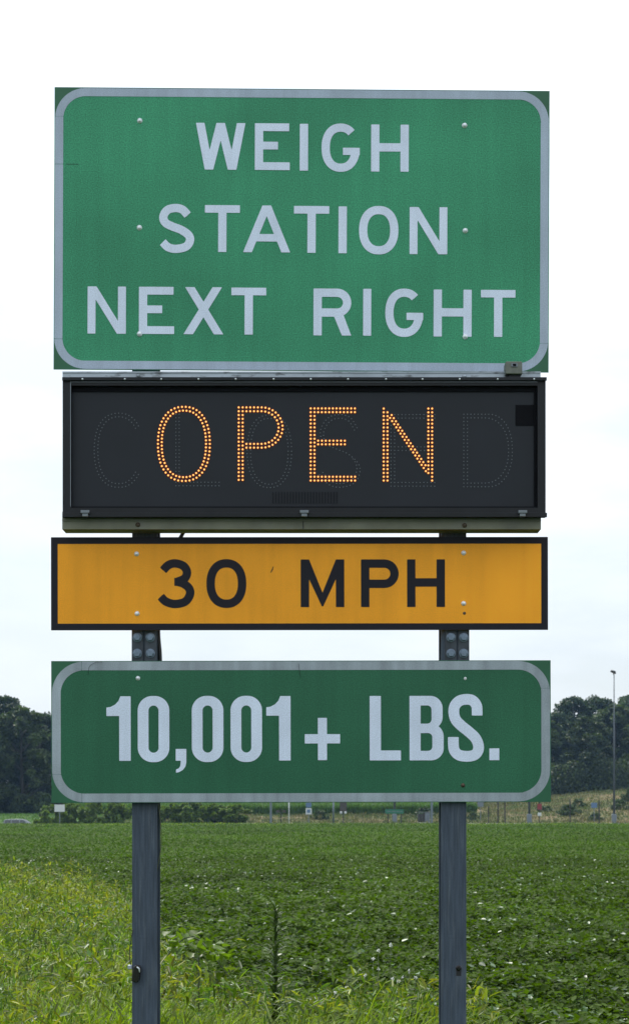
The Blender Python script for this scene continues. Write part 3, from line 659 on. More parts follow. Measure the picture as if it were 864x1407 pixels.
# green guide sign on two legs
x = PX(542, 177.5); z = float(height(x, 177.5)); e = empty('guide_sign', (x, 177.5, z), 'small green guide board on two thin legs beyond the field', 'sign')
for dx in (-.75, .75): MB().box(dx - .06, dx + .06, -.03, .03, -.3, PZ(1111, 177.5) - z).build('leg', M['dwood'], e)
MB().box(-1.05, 1.0, -.08, -.04, PZ(1118.5, 177.5) - z, PZ(1112.5, 177.5) - z).build('panel', M['sgreen'], e)
M['swhitel'] = M['swhite']
b = MB()
for k, (a, c) in enumerate(((-.85, -.45), (-.35, .1), (.2, .55), (.62, .85))): b.box(a, c, -.0875, -.082, PZ(1115.9, 177.5) - z, PZ(1114.9, 177.5) - z)
b.build('lettering', M['galv'], e)
far_post('steel_post', 593, 180.5, 1096, .26, 'grey-blue steel post just left of the right sign post')
# electrical cabinet
x = PX(582, 192); z = float(height(x, 192)); e = empty('utility_cabinet', (x, 192, z), 'grey two-door utility cabinet on a concrete pad', 'cabinet')
MB().box(-.72, .12, -.4, .4, .1, 1.12).build('cabinet_body', M['dwood'], e, bevel=.02)
MB().box(.14, .72, -.38, .4, .1, 1.3).build('cabinet_body', M['galv'], e, bevel=.02)
MB().box(-.85, .85, -.5, .5, -.1, .098).build('pad', M['concrete'], e)
MB().box(-.78, .78, -.45, .45, 1.302, 1.34).build('lid', M['galv'], e)
for dx in (-.65, -.25, .45): MB().box(dx, dx + .02, -.44, -.4, .3, .95).build('door_seam', M['galv'] if dx < 0 else M['dwood'], e)
far_post('small_sign', 660, 196, 1102, .08, 'small pale sign plate just right of the right sign post', plates=[(0, 1102.5, 1109, .75, 'galv')], cat='sign')
far_post('dark_post', 671, 190, 1108, .13, 'shortest dark stake of the three right of the right sign post', 'dwood')
far_post('dark_post', 684, 190.5, 1098, .15, 'middle dark stake of the three right of the right sign post', 'dwood')
far_post('dark_post', 693.5, 190.5, 1098, .15, 'rightmost dark stake of the three right of the right sign post', 'dwood')
far_post('warning_sign', 741, 180.5, 1101, .12, 'post with a small red plate over a small white plate', 'dwood', plates=[(0, 1105, 1113, .5, 'sred'), (0, 1117, 1121.5, .42, 'swhite')], cat='sign')
far_post('dark_post', 783, 190.5, 1098, .14, 'slim dark stake on the bank beside the dark shrub', 'dwood')
far_post('small_sign', 816, 194, 1103, .08, 'small blue sign plate on the bank near the lamp post', plates=[(0, 1103.5, 1110.5, .75, 'sblue')], cat='sign')
far_post('dark_post', 823, 190.5, 1101, .14, 'slim dark stake between blue sign and lamp post', 'dwood')
M['lampsteel'] = mat('grey lamp pole', (0.075, 0.09, 0.105), .5, .2)
def lamp(px, Y, top, label, base_top=1119):
    x = PX(px, Y); z = float(height(x, Y)); e = empty('lamp_post', (x, Y, z), label, 'lamp post', 'tall lamp posts along the far road'); h = PZ(top, Y) - z
    MB().tube([(0, 0, .4), (0, 0, h * .5), (0, 0, h)], [.15, .10, .05], 10).build('pole', M['lampsteel'], e)
    bt = PZ(base_top, Y) - z; MB().box(-.27, .27, -.27, .27, -.3, bt).build('concrete_base', M['galv'], e, bevel=.05)
    b = MB(); b.tube([(0, 0, h), (-.1, -.1, h + .15)], .06, 8); b.build('bracket', M['dwood'], e)
    b = MB(); b.add([(-.42, -.35, h + .42), (.18, -.35, h + .14), (.18, .35, h + .14), (-.42, .35, h + .42), (-.36, -.3, h + .60), (.14, -.3, h + .48), (.14, .3, h + .48), (-.36, .3, h + .60)],
                     [(0, 3, 2, 1), (4, 5, 6, 7), (0, 1, 5, 4), (1, 2, 6, 5), (2, 3, 7, 6), (3, 0, 4, 7)]); b.build('lamp_head', M['dwood'], e, bevel=.04)
    return e
lamp(843.5, 184 + 7, 928, 'tall slim lamp post with dark head against the sky at the right')
lamp(727, 191, 935, 'lamp post base showing beneath the right end of the lowest sign')
lamp(542, 191.5, 935, 'lamp post base showing behind the small green guide board')
# vehicle on the far road
M['carpaint'] = mat('silver car paint', (0.16, 0.18, 0.19), .35, .5, spec=.6)
M['glass'] = mat('dark car glass', (0.012, 0.018, 0.02), .08, spec=.8)
M['tyre'] = mat('tyre rubber', (0.015, 0.015, 0.015), .9)
def vehicle(px, Y, label):
    x = PX(px, Y); z = float(height(x, Y)) + .045; e = empty('parked_car', (x, Y, z), label, 'car')
    def hull(outline, y0, y1, inset=0.0, z0=0):
        n = len(outline); v = [(a, y0, c) for a, c in outline] + [(a, y1, c) for a, c in outline]
        return v, [tuple(range(n)), tuple(range(2 * n - 1, n - 1, -1))] + [(i, i + n, (i + 1) % n + n, (i + 1) % n) for i in range(n)]
    b = MB(); b.add(*hull([(-2.3, .35), (-2.35, .75), (-2.2, 1.0), (-1.6, 1.05), (1.1, 1.02), (2.0, .88), (2.32, .7), (2.3, .35)], -.88, .88)); b.build('body', M['carpaint'], e, bevel=.05)
    b = MB(); o = [(-2.05, 1.04), (-1.85, 1.5), (-1.4, 1.62), (.1, 1.62), (.55, 1.5), (1.2, 1.03)]; n = len(o)
    v = [(a, -.80 + (c - 1.03) * .25, c) for a, c in o] + [(a, .80 - (c - 1.03) * .25, c) for a, c in o]
    b.add(v, [tuple(range(n)), tuple(range(2 * n - 1, n - 1, -1))] + [(i, i + n, (i + 1) % n + n, (i + 1) % n) for i in range(n)]); b.build('cabin', M['carpaint'], e, bevel=.04)
    for a, c in ((-1.75, -1.05), (-.95, -.1), (0.0, .75)):
        for s in (-1, 1):
            b = MB(); y0 = s * .80; y1 = s * .70; t = .25 if a > -.5 and c > .5 else 0
            b.add([(a, y0, 1.1), (c, y0, 1.1), (c - t - .03, y1, 1.5), (a + .03, y1, 1.5)], [(0, 1, 2, 3) if s < 0 else (3, 2, 1, 0)]); 
            for i_, vv in enumerate(b.v): b.v[i_] = (vv[0], vv[1] + s * .012, vv[2])
            b.build('window', M['glass'], e)
    for a in (-1.4, 1.45):
        for s in (-1, 1):
            w = MB().lathe((a, s * .74 + .11, .34), [(.001, 0), (.34, 0), (.34, .22), (.001, .22)], 16).build('wheel', M['tyre'], e)
            MB().lathe((a, s * .74 + (.115 if s > 0 else -.108) + .005, .34), [(.001, -.01), (.2, -.01), (.2, .01), (.001, .012)], 12).build('rim', M['galv'], w)
    return e
vehicle(29, 184.5, 'silver car with dark windows on the far road at the left')

# ------------------------------------------------------------------ the signs
def ring_sheet(name, x0, y0, x1, y1, rad, w, Y, ox, oz, parent, material, joints=(), top_off=0):
    f = SUB(sd_box(x0, y0, x1, y1, rad), sd_box(x0 + w, y0 + w, x1 - w, y1 - w, rad - w))
    if joints: f = SUB(f, *joints)
    return sheet(name, f, (x0, y0, x1, y1), Y, parent, material, .8, .0012, ox, oz)
def bolt(parent, px, py, Y, ox, oz, yf, m='bolt', r=.0118, hexa=False, name='bolt'):
    b = MB(); c = ((px - CX) * Y / F - ox, yf, CZ + (HY - py) * Y / F - oz)
    if hexa:
        b.lathe(c, [(r * 1.35, -.004), (r * 1.35, .003), (r * 1.2, .0035)], 18); b.lathe(c, [(r, .0032), (r, .016), (r * .86, .019), (.0005, .0192)], 6)
    else:
        b.lathe(c, [(r * 1.25, -.003), (r * 1.25, .002), (r * .95, .003), (r * .9, .006), (r * .62, .010), (.0006, .0115)], 16)
    return b.build(name, M[m], parent)
def panel(parent, name, x0, y0, x1, y1, Y, ox, oz, m, th=.004):
    return MB().box(PX(x0, Y) - ox, PX(x1, Y) - ox, 0, th, PZ(y1, Y) - oz, PZ(y0, Y) - oz).build(name, M[m], parent)
def sign_root(name, cx, by, Y, label, cat, yaw=0, roll=0):
    ox, oz = PX(cx, Y), PZ(by, Y); e = empty(name, (ox, Y, oz), label, cat); e.rotation_euler = (0, roll, yaw); return e, ox, oz
YS = 10.0
def backs(e, x0, x1, ys_, Y, ox, oz, y0=.004):
    for yy in ys_: MB().box(PX(x0, Y) - ox, PX(x1, Y) - ox, y0, y0 + .038, PZ(yy + 4, Y) - oz, PZ(yy - 4, Y) - oz).build('stiffener', M['back'], e)
# 1. green WEIGH STATION sign
e1, ox, oz = sign_root('highway_sign', 413.5, 509, YS, 'large faded green board reading WEIGH STATION NEXT RIGHT in white', 'sign', R(.5), R(.22))
panel(e1, 'panel', 74, 121.5, 754, 509.5, YS, ox, oz, 'green')
backs(e1, 76, 752, (167, 314, 460), YS, ox, oz)
J = [sd_box(112.6, 118, 113.2, 140), sd_box(713.6, 118, 714.2, 140), sd_box(112.6, 490, 113.2, 512), sd_box(713.6, 490, 714.2, 512),
     sd_box(70, 161.2, 92, 161.9), sd_box(735, 164.2, 758, 164.9), sd_box(70, 467.2, 92, 467.9), sd_box(735, 469.2, 758, 469.9), sd_box(70, 226.8, 90, 227.6)]
o = ring_sheet('border', 75, 122.6, 753, 508.4, 42, 11.2, YS, ox, oz, e1, M['border1'], J); o.location.y = -.0015
# corner pieces outside the band are a deeper green
fc = SUB(sd_box(74.2, 121.7, 753.8, 509.3), sd_box(75, 122.6, 753, 508.4, 42)); o = sheet('corner_patch', fc, (74, 121, 754, 510), YS, e1, M['cornergreen'], 1.0, .001, ox, oz); o.location.y = -.0011
w = 11.4
text_parts('lettering', [('W', 268, 169.3, 336, 233.5, 11.8), ('E', 349, 169.3, 397, 233.5, w), ('I', 410.6, 169.6, 422, 234, w), ('G', 440.5, 168.8, 493, 235.3, w), ('H', 508.6, 169.8, 560.3, 234.5, w)], YS, e1, M['white'], ox, oz, -.0025, label='white word WEIGH')
text_parts('lettering', [('S', 215.8, 281, 266.8, 348.5, w), ('T', 280.8, 282.3, 328.8, 346.7, w), ('A', 333.3, 282.3, 398, 346.7, w), ('T', 403, 282.6, 451.5, 347, w), ('I', 464.2, 282.8, 475.6, 347.3, w), ('O', 492.4, 281.8, 546.5, 348.6, w), ('N', 561.9, 283, 613.8, 347.8, w)], YS, e1, M['white'], ox, oz, -.0025, label='white word STATION')
text_parts('lettering', [('N', 120.4, 395.2, 173, 460, w), ('E', 190.8, 395.2, 239.2, 460, w), ('X', 252, 395.2, 306.7, 460, w), ('T', 317.5, 395.5, 365.4, 460, w), ('R', 430.3, 396, 482.2, 460.5, w), ('I', 498.5, 396, 509.6, 460.5, w), ('G', 528.9, 395.3, 581, 461.8, w), ('H', 595.3, 396.3, 647.7, 461, w), ('T', 660.4, 396.3, 707.9, 461, w)], YS, e1, M['white'], ox, oz, -.0025, label='white words NEXT RIGHT')
for a, b_ in ((191, 167), (191, 314), (192, 460), (637, 170), (638.5, 315), (639, 461)): bolt(e1, a, b_, YS, ox, oz, -.003 if b_ > 400 else 0, r=.0135)
MB().box(PX(90) - ox, PX(107) - ox, -.0012, 0, PZ(227.5) - oz, PZ(227) - oz).build('scratch', M['stain'], e1)

# 2. black LED sign
YB = 9.86
e2, ox, oz = sign_root('electronic_message_sign', 418, 728, YB, 'black electronic sign with OPEN lit in orange dots between the green and amber boards', 'sign')
X = lambda px, Y=YB: PX(px, Y) - ox
Z = lambda py, Y=YB: PZ(py, Y) - oz
fr = MB()
x0, x1, y0, y1 = 86, 749.5, 519.5, 710.5
a0, a1, b0, b1 = 97, 738.5, 529.5, 697.5
fr.box(X(x0), X(x1), 0, .036, Z(b0), Z(y0)); fr.box(X(x0), X(x1), 0, .031, Z(y1), Z(b1)); fr.box(X(x0), X(x1), .036, .17, Z(b0), Z(b0 - 3)); fr.box(X(x0), X(x1), .031, .17, Z(b1 + 1), Z(b1)); fr.box(X(x0), X(a0), 0, .17, Z(b1), Z(b0)); fr.box(X(a1), X(x1), 0, .17, Z(b1), Z(b0))
fr.box(X(a0), X(a1), .10, .17, Z(b1), Z(b0))
fr.build('housing', M['box'], e2)
MB().box(X(a0) + .002, X(a1) - .002, .04, .098, Z(b1) + .002, Z(b0) - .002).build('display_face', M['face'], e2)
YF = YB + .04
MB().box(X(96.6), X(97.6), -.004, -.001, Z(696), Z(523)).box(X(97.8), X(738), -.004, -.001, Z(525.2), Z(524.4)).build('rim_trim', M['rim'], e2)
MB().box(X(86), X(750.5), -.02, -.0045, Z(523.5), Z(519)).build('visor', M['box'], e2, bevel=.002)
MB().box(X(86), X(751), -.014, -.0045, Z(711), Z(705)).build('bottom_lip', M['box'], e2, bevel=.002)
for px in (114, 172, 222, 273, 324, 376, 427, 478, 530, 580, 631, 683, 733):
    MB().lathe((X(px), -.020, Z(521.8)), [(.006, -.002), (.006, .002), (.004, .005), (.0005, .006)], 10).build('rivet', M['bolt'], e2)
for px in (118, 418, 717):
    l_ = MB().box(X(px - 6), X(px + 6), -.040, -.0145, Z(706.5), Z(702.5)).box(X(px - 4), X(px + 4), -.034, -.0145, Z(711), Z(706.5)).build('latch', M['rim'], e2, bevel=.002)
MB().box(X(709), X(735), .0375, .0396, Z(583), Z(554)).build('dark_patch', M['facedark'], e2)
MB().box(X(a0 + .4), X(a1 - .4), .030, .0394, Z(536), Z(530)).box(X(a1 - 4), X(a1 - .4), .030, .0394, Z(697), Z(536.1)).box(X(a0 + 1), X(a1 - 4.1), .034, .0394, Z(697), Z(694.5)).build('shade_border', M['facedark'], e2)  # dark inner border strips, the visor's shade built as black geometry
g = MB()
for k in range(23): g.box(X(374 + k * 4), X(375.6 + k * 4), .0372, .0396, Z(690), Z(674))
g.build('vent_grille', M['slot'], e2)
# rails of the housing
YR = YB + .04
ZR = lambda py: PZ(py, YR) - oz
XR = lambda px: PX(px, YR) - ox
def rail(y0_, y1_, xa, xb, m):
    b = MB(); b.box(XR(xa), XR(xb), .04, .055, ZR(y1_), ZR(y0_)); b.box(XR(xa), XR(xb), .055, .185, ZR(y0_ + 2), ZR(y0_)); b.box(XR(xa), XR(xb), .055, .185, ZR(y1_), ZR(y1_ - 2)); return b.build('mounting_rail', M[m], e2)
rail(510.4, 524.0, 86, 742.5, 'alu'); rail(703, 727.2, 85.5, 743, 'alu_olive')
# the housing stands in front of both rails
MB().box(XR(86), XR(742.5), .035, .0398, ZR(512.3), ZR(510.4)).build('rail_lip', M['alu'], e2)
MB().box(XR(85.5), XR(743), .034, .0398, ZR(716), ZR(714)).build('rail_lip', M['alu_olive'], e2)
MB().box(XR(416), XR(417), .0375, .0398, ZR(726.5), ZR(716.2)).build('rail_joint', M['stain'], e2)
for a, b_, m in ((190, 516, 'alu'), (638, 517, 'alu'), (189.5, 721, 'rust'), (638, 722, 'rust')): bolt(e2, a, b_, YR, ox, oz, .0395, m, .012)
# LED dots
def resample(P, pitch, closed=False):
    P = np.array(P, float)
    if closed: P = np.vstack([P, P[:1]])
    s = np.concatenate([[0], np.cumsum(np.hypot(*np.diff(P, axis=0).T))]); n = max(1, round(s[-1] / pitch))
    q = np.linspace(0, s[-1], n + 1)
    if closed: q = q[:-1]
    return np.stack([np.interp(q, s, P[:, 0]), np.interp(q, s, P[:, 1])], 1)
def line(x0, y0, x1, y1): return [(x0, y0), (x1, y1)]
def uniq(L_, tol=3.0):
    o = []
    for p in L_:
        if all((p[0] - q[0]) ** 2 + (p[1] - q[1]) ** 2 > tol * tol for q in o): o.append(p)
    return o
def dots(name, pts, rad, lit, label):
    b = MB(); c = MB()
    for x, y in pts:
        q = (X(x, YF), 0.0395, Z(y, YF)); s = YF / F
        if lit:
            b.lathe(q, [(rad * 1.75 * s, -.001), (rad * 1.75 * s, .0018), (rad * 1.25 * s, .0024)], 10); c.lathe(q, [(rad * s, .0015), (rad * .9 * s, .0050), (rad * .5 * s, .0070), (.0002, .0076)], 10)
        else: c.lathe(q, [(rad * s, -.001), (rad * .9 * s, .0014), (.0002, .0022)], 8)
    o = c.build(name, M['core' if lit else 'unlit'], e2); o['label'] = label
    if lit: b.build('led_lens', M['ring'], o)
p = 5.25
O1 = [tuple(q) for q in resample(sup(252.7, 610, 35.6, 51, 0, 360, 2.3, 90)[:-1], p, True)] + [tuple(q) for q in resample(sup(252.7, 610, 30.4, 45.8, 0, 360, 2.3, 90)[:-1], p * .92, True)]
def bowl(xs_, xc, yt, yb): r_ = (yb - yt) / 2; return [(xs_, yt), (xc, yt)] + [(xc + r_ * 1.02 * math.sin(a), (yt + yb) / 2 - r_ * math.cos(a)) for a in np.linspace(0, math.pi, 20)] + [(xs_, yb)]
P1 = []
for L_ in (line(328, 559.8, 328, 659.5), line(333.4, 559.8, 333.4, 659.5), bowl(338.6, 360, 559.8, 615.2), bowl(338.6, 360, 565.1, 610)): P1 += [tuple(q) for q in resample(L_, 5.2)]
E1 = []
for L_ in (line(426.8, 561.2, 426.8, 660.4), line(432, 561.2, 432, 660.4), line(437, 561.2, 487.4, 561.2), line(437, 566.4, 487.4, 566.4), line(437, 605.6, 473.6, 605.6), line(437, 610.6, 473.6, 610.6), line(437, 655.2, 487.6, 655.2), line(437, 660.4, 487.6, 660.4)): E1 += [tuple(q) for q in resample(L_, 5.2)]
N1 = []
for L_ in (line(527, 561.4, 527, 660.4), line(532.2, 566.6, 532.2, 660.4), line(588.3, 561.4, 588.3, 650), line(593.5, 561.4, 593.5, 660.4), line(527, 561.4, 593.5, 660.4), line(535, 566, 590, 648)): N1 += [tuple(q) for q in resample(L_, 5.3)]
for ch, L_ in (('O', O1), ('P', uniq(P1)), ('E', uniq(E1)), ('N', uniq(N1, 3.4))): dots('lit_letter', L_, 1.2, True, 'letter %s in glowing orange dots' % ch)
def two(Ls, pitch=4.9):
    o = []
    for L_ in Ls: o += [tuple(q) for q in resample(L_, pitch)]
    return uniq(o, 2.6)
C2 = two([sup(163, 618.5, 33.5, 51, -38, -322, 2.3, 70), sup(163, 618.5, 28.5, 46, -38, -322, 2.3, 70)])
L2 = two([line(241.7, 569, 241.7, 667.5), line(246.2, 569, 246.2, 667.5), line(241.7, 662.6, 301, 662.6), line(241.7, 667.5, 301, 667.5)])
O2 = two([sup(370, 620, 30.5, 50, 0, 359, 2.3, 80), sup(370, 620, 25.8, 45.3, 0, 359, 2.3, 80)])
spts = [(.92, .18), (.75, .04), (.48, 0), (.2, .05), (.02, .22), (.10, .38), (.38, .465), (.68, .535), (.93, .66), (.99, .79), (.85, .94), (.52, 1.0), (.22, .96), (.0, .83)]
S2 = two([spline([(439 + u * 56, 569.6 + v * 100) for u, v in spts]), spline([(443.5 + u * 47, 574.6 + v * 90) for u, v in spts])])
E2 = two([line(537, 569.6, 537, 668), line(542, 569.6, 542, 668), line(537, 569.6, 597, 569.6), line(537, 574.5, 597, 574.5), line(537, 614, 583, 614), line(537, 619, 583, 619), line(537, 663, 597, 663), line(537, 668, 597, 668)])
dd = lambda x0_, y0_, xr, y1_: [(x0_, y0_), (xr - 33, y0_)] + [q for q in sup(xr - 33, (y0_ + y1_) / 2, 33, (y1_ - y0_) / 2, -90, 90, 2.2, 30)] + [(x0_, y1_)]
D2 = two([line(637, 569, 637, 668.8), line(642, 569, 642, 668.8), dd(637, 569, 703.7, 668.8), dd(642, 574, 698.6, 663.8)])
for ch, L_ in (('C', C2), ('L', L2), ('O', O2), ('S', S2), ('E', E2), ('D', D2)): dots('unlit_letter', L_, .78, False, 'letter %s in dark unlit dots' % ch)
# light sensor on top of the housing
YC = 9.84
es, ox, oz = sign_root('light_sensor', 706, 521, YC, 'small grey light sensor on the top right corner of the black sign', 'sensor')
X2 = lambda px: PX(px, YC) - ox
Z2 = lambda py: PZ(py, YC) - oz
MB().box(X2(694.5), X2(717.5), 0, .10, Z2(513.5), Z2(496)).build('sensor_box', M['sensor'], es, bevel=.006)
MB().box(X2(702), X2(711), -.006, 0, Z2(504), Z2(499)).build('lens_frame', M['rim'], es, bevel=.0015)
MB().box(X2(704.2), X2(708.8), -.0085, -.0062, Z2(503), Z2(500)).build('lens', M['facedark'], es)
MB().box(X2(698), X2(715), .02, .09, Z2(520.6), Z2(513.5)).build('foot', M['box'], es, bevel=.003)

# 3. amber sign
e3, ox, oz = sign_root('speed_sign', 411.5, 866, YS, 'amber board with black border reading 30 MPH', 'sign', R(.3), R(-.09))
panel(e3, 'panel', 70.5, 738, 753, 866, YS, ox, oz, 'amber'); backs(e3, 74, 750, (761, 843), YS, ox, oz)
o = ring_sheet('border', 70.5, 738, 753, 866, .6, 9.2, YS, ox, oz, e3, M['ink']); o.location.y = -.0012
w = 11.5
text_parts('lettering', [('3', 214.6, 768.3, 267, 835.6, w), ('0', 283.8, 768.3, 338.5, 835.4, w), ('M', 413.2, 768.8, 473, 834.3, w), ('P', 496, 768.8, 547.8, 834.3, w), ('H', 559.3, 768.8, 611.3, 834.3, w)], YS, e3, M['ink'], ox, oz, -.0014, label='black writing 30 MPH')
for a, b_ in ((188, 761), (188.5, 843), (637, 760), (637, 829.5)): bolt(e3, a, b_, YS, ox, oz, 0, r=.0125)
MB().lathe((PX(638) - ox, -.0005, PZ(843) - oz), [(.010, -.002), (.010, .0006), (.0005, .0007)], 12).build('bolt_hole', M['rust'], e3)
f = SUB(sd_poly([(371.5, 787), (375, 779), (376.2, 778), (375, 783), (372.5, 787)]))
o = sheet('scuff_mark', f, (370, 776, 378, 789), YS, e3, M['ink'], .4, .0006, ox, oz); o.location.y = -.001

# 4. lower green sign
e4, ox, oz = sign_root('weight_sign', 414, 1103, YS, 'dark green board reading 10,001+ LBS. nearest the ground', 'sign', R(.3), R(-.12))
panel(e4, 'panel', 71, 908, 757, 1103, YS, ox, oz, 'green2'); backs(e4, 76, 752, (932, 1080), YS, ox, oz)
J = [sd_box(112.6, 900, 113.2, 925), sd_box(717, 1085, 717.6, 1106), sd_box(112.6, 1088, 113.2, 1106), sd_box(70, 949, 90, 949.6), sd_box(70, 1064, 90, 1064.6), sd_box(740, 946, 760, 946.6), sd_box(740, 1061, 760, 1061.6)]
o = ring_sheet('border', 72, 908.9, 756, 1102.3, 44, 12, YS, ox, oz, e4, M['border2'], J); o.location.y = -.0015
fc = SUB(sd_box(71.2, 908.2, 756.8, 1102.8), sd_box(72, 908.9, 756, 1102.3, 44)); o = sheet('corner_patch', fc, (71, 907, 758, 1104), YS, e4, M['cornergreen'], 1.0, .001, ox, oz); o.location.y = -.0011
def one(dx):
    q = [(208, 197), (222, 195), (237, 187), (248, 175), (254, 160), (288, 160), (288, 373), (250, 373), (250, 225), (208, 225)]
    return (sd_poly([(60 + a / 2.4 + dx, 890 + b / 2.4) for a, b in q]), (146 + dx, 956, 181 + dx, 1046))
def zero(x0_, x1_): return (SUB(sd_box(x0_, 956.3, x1_, 1047.3, 20), sd_box(x0_ + 14.8, 969.5, x1_ - 14.8, 1034.3, 7)), (x0_, 956, x1_, 1048))
comma = (sd_poly([(60 + a / 2.4, 890 + b / 2.4) for a, b in [(436, 334), (471, 334), (471, 378), (468, 392), (459, 404), (448, 410), (437, 413), (437, 402), (446, 398), (451, 390), (453, 373), (436, 373)]]), (241, 1028, 257, 1063))
plus = (U(sd_box(436.8, 986.8, 449.3, 1045), sd_box(418.8, 1009.2, 467.3, 1022)), (418, 986, 468, 1046))
zx = lambda L_: [(400 + a / 2.335, 890 + b / 2.335) for a, b in L_]
Lg = (U(sd_box(508, 956.8, 523.4, 1045.5), sd_box(508, 1031.8, 550.8, 1045.5)), (507, 956, 551, 1046))
Bg = (SUB(U(SUB(sd_box(553, 956.8, 608.2, 1003, 17), sd_box(540, 950, 562.7, 1050)), SUB(sd_box(553, 995.5, 609.6, 1045.5, 17), sd_box(540, 950, 562.7, 1050)), sd_box(562.7, 956.8, 578, 1045.5)),
          U(sd_box(578, 970, 593, 995, 6), sd_box(578, 970, 585, 995)), U(sd_box(578, 1008, 594, 1032.5, 6), sd_box(578, 1008, 585, 1032.5))), (562, 956, 611, 1046))
Sg = (sd_path(spline(zx([(597, 219), (597, 205), (595, 187), (582, 171), (562, 167.5), (541, 172), (526, 187), (522, 208), (528, 232), (545, 251), (572, 273), (592, 293), (601, 316), (599, 334), (586, 347), (562, 350.5), (538, 346), (524, 332), (520.5, 312), (520.5, 289)])), 7.4), (614, 954, 667, 1048))
dot = (sd_box(672.4, 1029.2, 686, 1045.5), (671, 1028, 687, 1046))
text_parts('lettering', [one(0), zero(189.6, 233), comma, zero(263.8, 307.2), zero(317, 360.2), one(219.4), plus, Lg, Bg, Sg, dot], YS, e4, M['white'], ox, oz, -.0025, label='white writing 10,001+ LBS.')
bolt(e4, 190, 932, YS, ox, oz, 0, r=.0115); bolt(e4, 636, 1080, YS, ox, oz, 0, 'rust', r=.0105)
MB().lathe((PX(639.5) - ox, -.0005, PZ(933) - oz), [(.010, -.002), (.010, .0006), (.0005, .0007)], 12).build('bolt_hole', M['swhite'], e4)
for pts in ([(141, 910), (138, 908.5), (133, 909.5), (126, 913), (123, 917), (121.5, 928)], [(410.5, 912), (411.5, 920), (413, 931)]):
    MB().tube([(PX(a) - ox, -.006, PZ(b) - oz) for a, b in pts], .0011, 5).build('bent_wire', M['cable'], e4)

# ------------------------------------------------------------------ posts
def beam(px0, px1, Yf, name, label):
    wdt = (px1 - px0) * Yf / F; x = PX((px0 + px1) / 2, Yf); g = float(height(x, Yf + .1)) ; top = PZ(150, Yf)
    e = empty(name, (x, Yf, g), label, 'post', 'steel posts carrying the signs'); h = top - g; d = .20; hw = wdt / 2; b = MB()
    b.box(-hw, hw, 0, .011, -.5, h); b.box(-hw, hw, d - .011, d, -.5, h); b.box(-.005, .005, .0112, d - .0112, -.5, h); b.build('beam', M['post'], e, bevel=.0015)
    return e, x, g
YP = 10.0 + .046
def px_at(py_, Y=YP): return PZ(py_, Y)
pl, xl, gl = beam(181.5, 216, YP, 'sign_post', 'left steel I-beam post with black clamp near its foot')
pr_, xr_, gr = beam(606, 640.5, YP, 'sign_post', 'right steel I-beam post with single dark bolt near its foot')
for e, x, g, bxs in ((pl, xl, gl, (188.5, 206.5)), (pr_, xr_, gr, (619.5, 637))):
    c0 = PX(bxs[0], YP - .02) - x; c1 = PX(bxs[1], YP - .02) - x
    for a in (c0, c1):
        MB().box(a - .036, a + .036, -.014, -.0005, px_at(906) - g - .3, px_at(868) - g + .1).build('splice_plate', M['plate'], e, bevel=.002)
        for yy in (876, 898): MB().lathe((a, -.014, px_at(yy, YP - .02) - g), [(.030, -.001), (.030, .004), (.028, .0045)], 18).lathe((a, -.018, px_at(yy, YP - .02) - g), [(.024, -.001), (.024, .014), (.020, .018), (.0005, .0182)], 6).build('hex_bolt', M['boltdark'], e)
    # brackets that tie the boards to the beam
    for yy in (167, 314, 460, 515, 720, 761, 843, 932, 1080):
        MB().box(-.045, .045, -.0035 if yy not in (515, 720) else -.0008, -.0003, px_at(yy + 5) - g, px_at(yy - 5) - g).build('clip', M['plate'], e)
# clamp and bolt low on the posts
zc = px_at(1337) - gl
xa = PX(187, YP) - xl
M['gloss'] = mat('glossy black plastic', (0.010, 0.008, 0.008), 0.22, spec=.6)
b_ = MB(); prof = [(-.026, -.052), (.012, -.062), (.026, -.045), (.036, .020), (.030, .046), (.006, .054), (-.014, .040), (-.020, .0)]
n_ = len(prof); b_.add([(xa + u, -.046, zc + v) for u, v in prof] + [(xa + u, -.002, zc + v) for u, v in prof], [tuple(range(n_)), tuple(range(2 * n_ - 1, n_ - 1, -1))] + [(i, i + n_, (i + 1) % n_ + n_, (i + 1) % n_) for i in range(n_)])
b_.build('clamp', M['gloss'], pl, bevel=.007)
MB().tube([(xa + .010, -.048, zc + .040), (xa + .024, -.050, zc + .030), (xa + .028, -.048, zc + .006)], .004, 8).build('shackle', M['bolt'], pl)
MB().box(xa - .050, xa - .024, -.030, -.004, zc + .022, zc + .050).build('bracket', M['alu'], pl, bevel=.004)
zb = px_at(1331) - gr; xb = PX(630, YP) - xr_
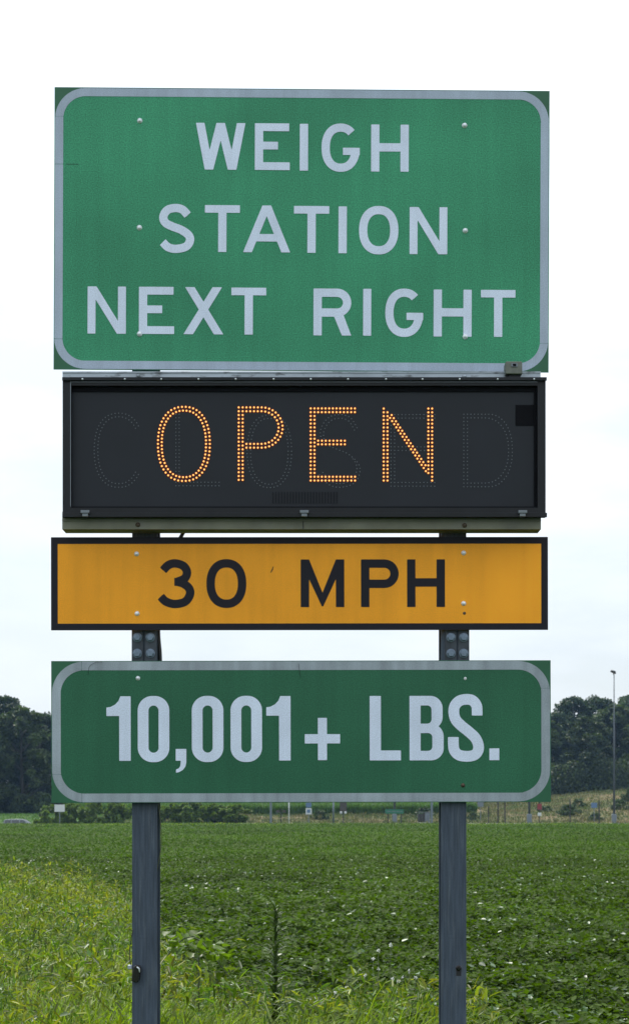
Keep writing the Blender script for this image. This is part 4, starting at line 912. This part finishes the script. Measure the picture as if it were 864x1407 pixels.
MB().box(xb - .016, xb + .016, -.0009, -.0003, zb - .05, zb - .004).build('stain', M['stain'], pr_)
MB().lathe((xb, -.001, zb), [(.018, -.001), (.018, .003), (.014, .004)], 16).lathe((xb + .002, -.004, zb), [(.013, 0), (.013, .012), (.010, .016), (.0005, .0162)], 6).build('bolt', M['gloss'], pr_)
# cables
def cable(name, pts, r, m, label, Y=10.09):
    p0 = pts[0]; o = (PX(p0[0], Y), Y, PZ(p0[1], Y)); b = MB(); b.tube(spline3([(PX(a, Y + dy) - o[0], dy, PZ(b_, Y + dy) - o[2]) for a, b_, dy in pts]), r, 6)
    ob = b.build(name, M[m], None, o); return tag(ob, label, 'cable')
cable('power_cable', [(262, 715, .12), (250, 735, .10), (232, 770, .06), (219, 820, .0), (217.5, 868, -.02), (220, 905, -.02), (219, 960, .0), (218, 1100, .0)], .0125, 'cable', 'thick black cable running down behind the amber sign along the left post', 10.12)
cable('thin_wire', [(217, 1100, 0), (219.5, 1120, 0), (221.5, 1145, 0), (221, 1165, 0), (218, 1185, 0), (215.5, 1200, .02)], .0026, 'cabled', 'thin wire bowing out from the right edge of the left post', 10.04)
cable('hanging_wire', [(183, 1278, 0), (179.5, 1295, 0), (178, 1312, 0), (180, 1328, 0), (184, 1334, -.02)], .0028, 'cable', 'short thin wire looping down to the black clamp on the left post', 10.035)

# ------------------------------------------------------------------ air
def haze_box():
    b = MB(); b.box(-300, 300, -40, 460, -3.2, 24)
    m = bpy.data.materials.new('haze air'); m.use_nodes = True; t = m.node_tree; t.nodes.clear(); o = t.nodes.new('ShaderNodeOutputMaterial')
    v = t.nodes.new('ShaderNodeVolumePrincipled'); v.inputs['Color'].default_value = (0.40, 0.66, 1.0, 1); v.inputs['Density'].default_value = HAZE; v.inputs['Anisotropy'].default_value = 0.3
    t.links.new(v.outputs[0], o.inputs['Volume']); ob = b.build('haze', m); tag(ob, kind='stuff', label='thin bluish air fading the distant wood', cat='haze')
HAZE = 0.00015
haze_box()
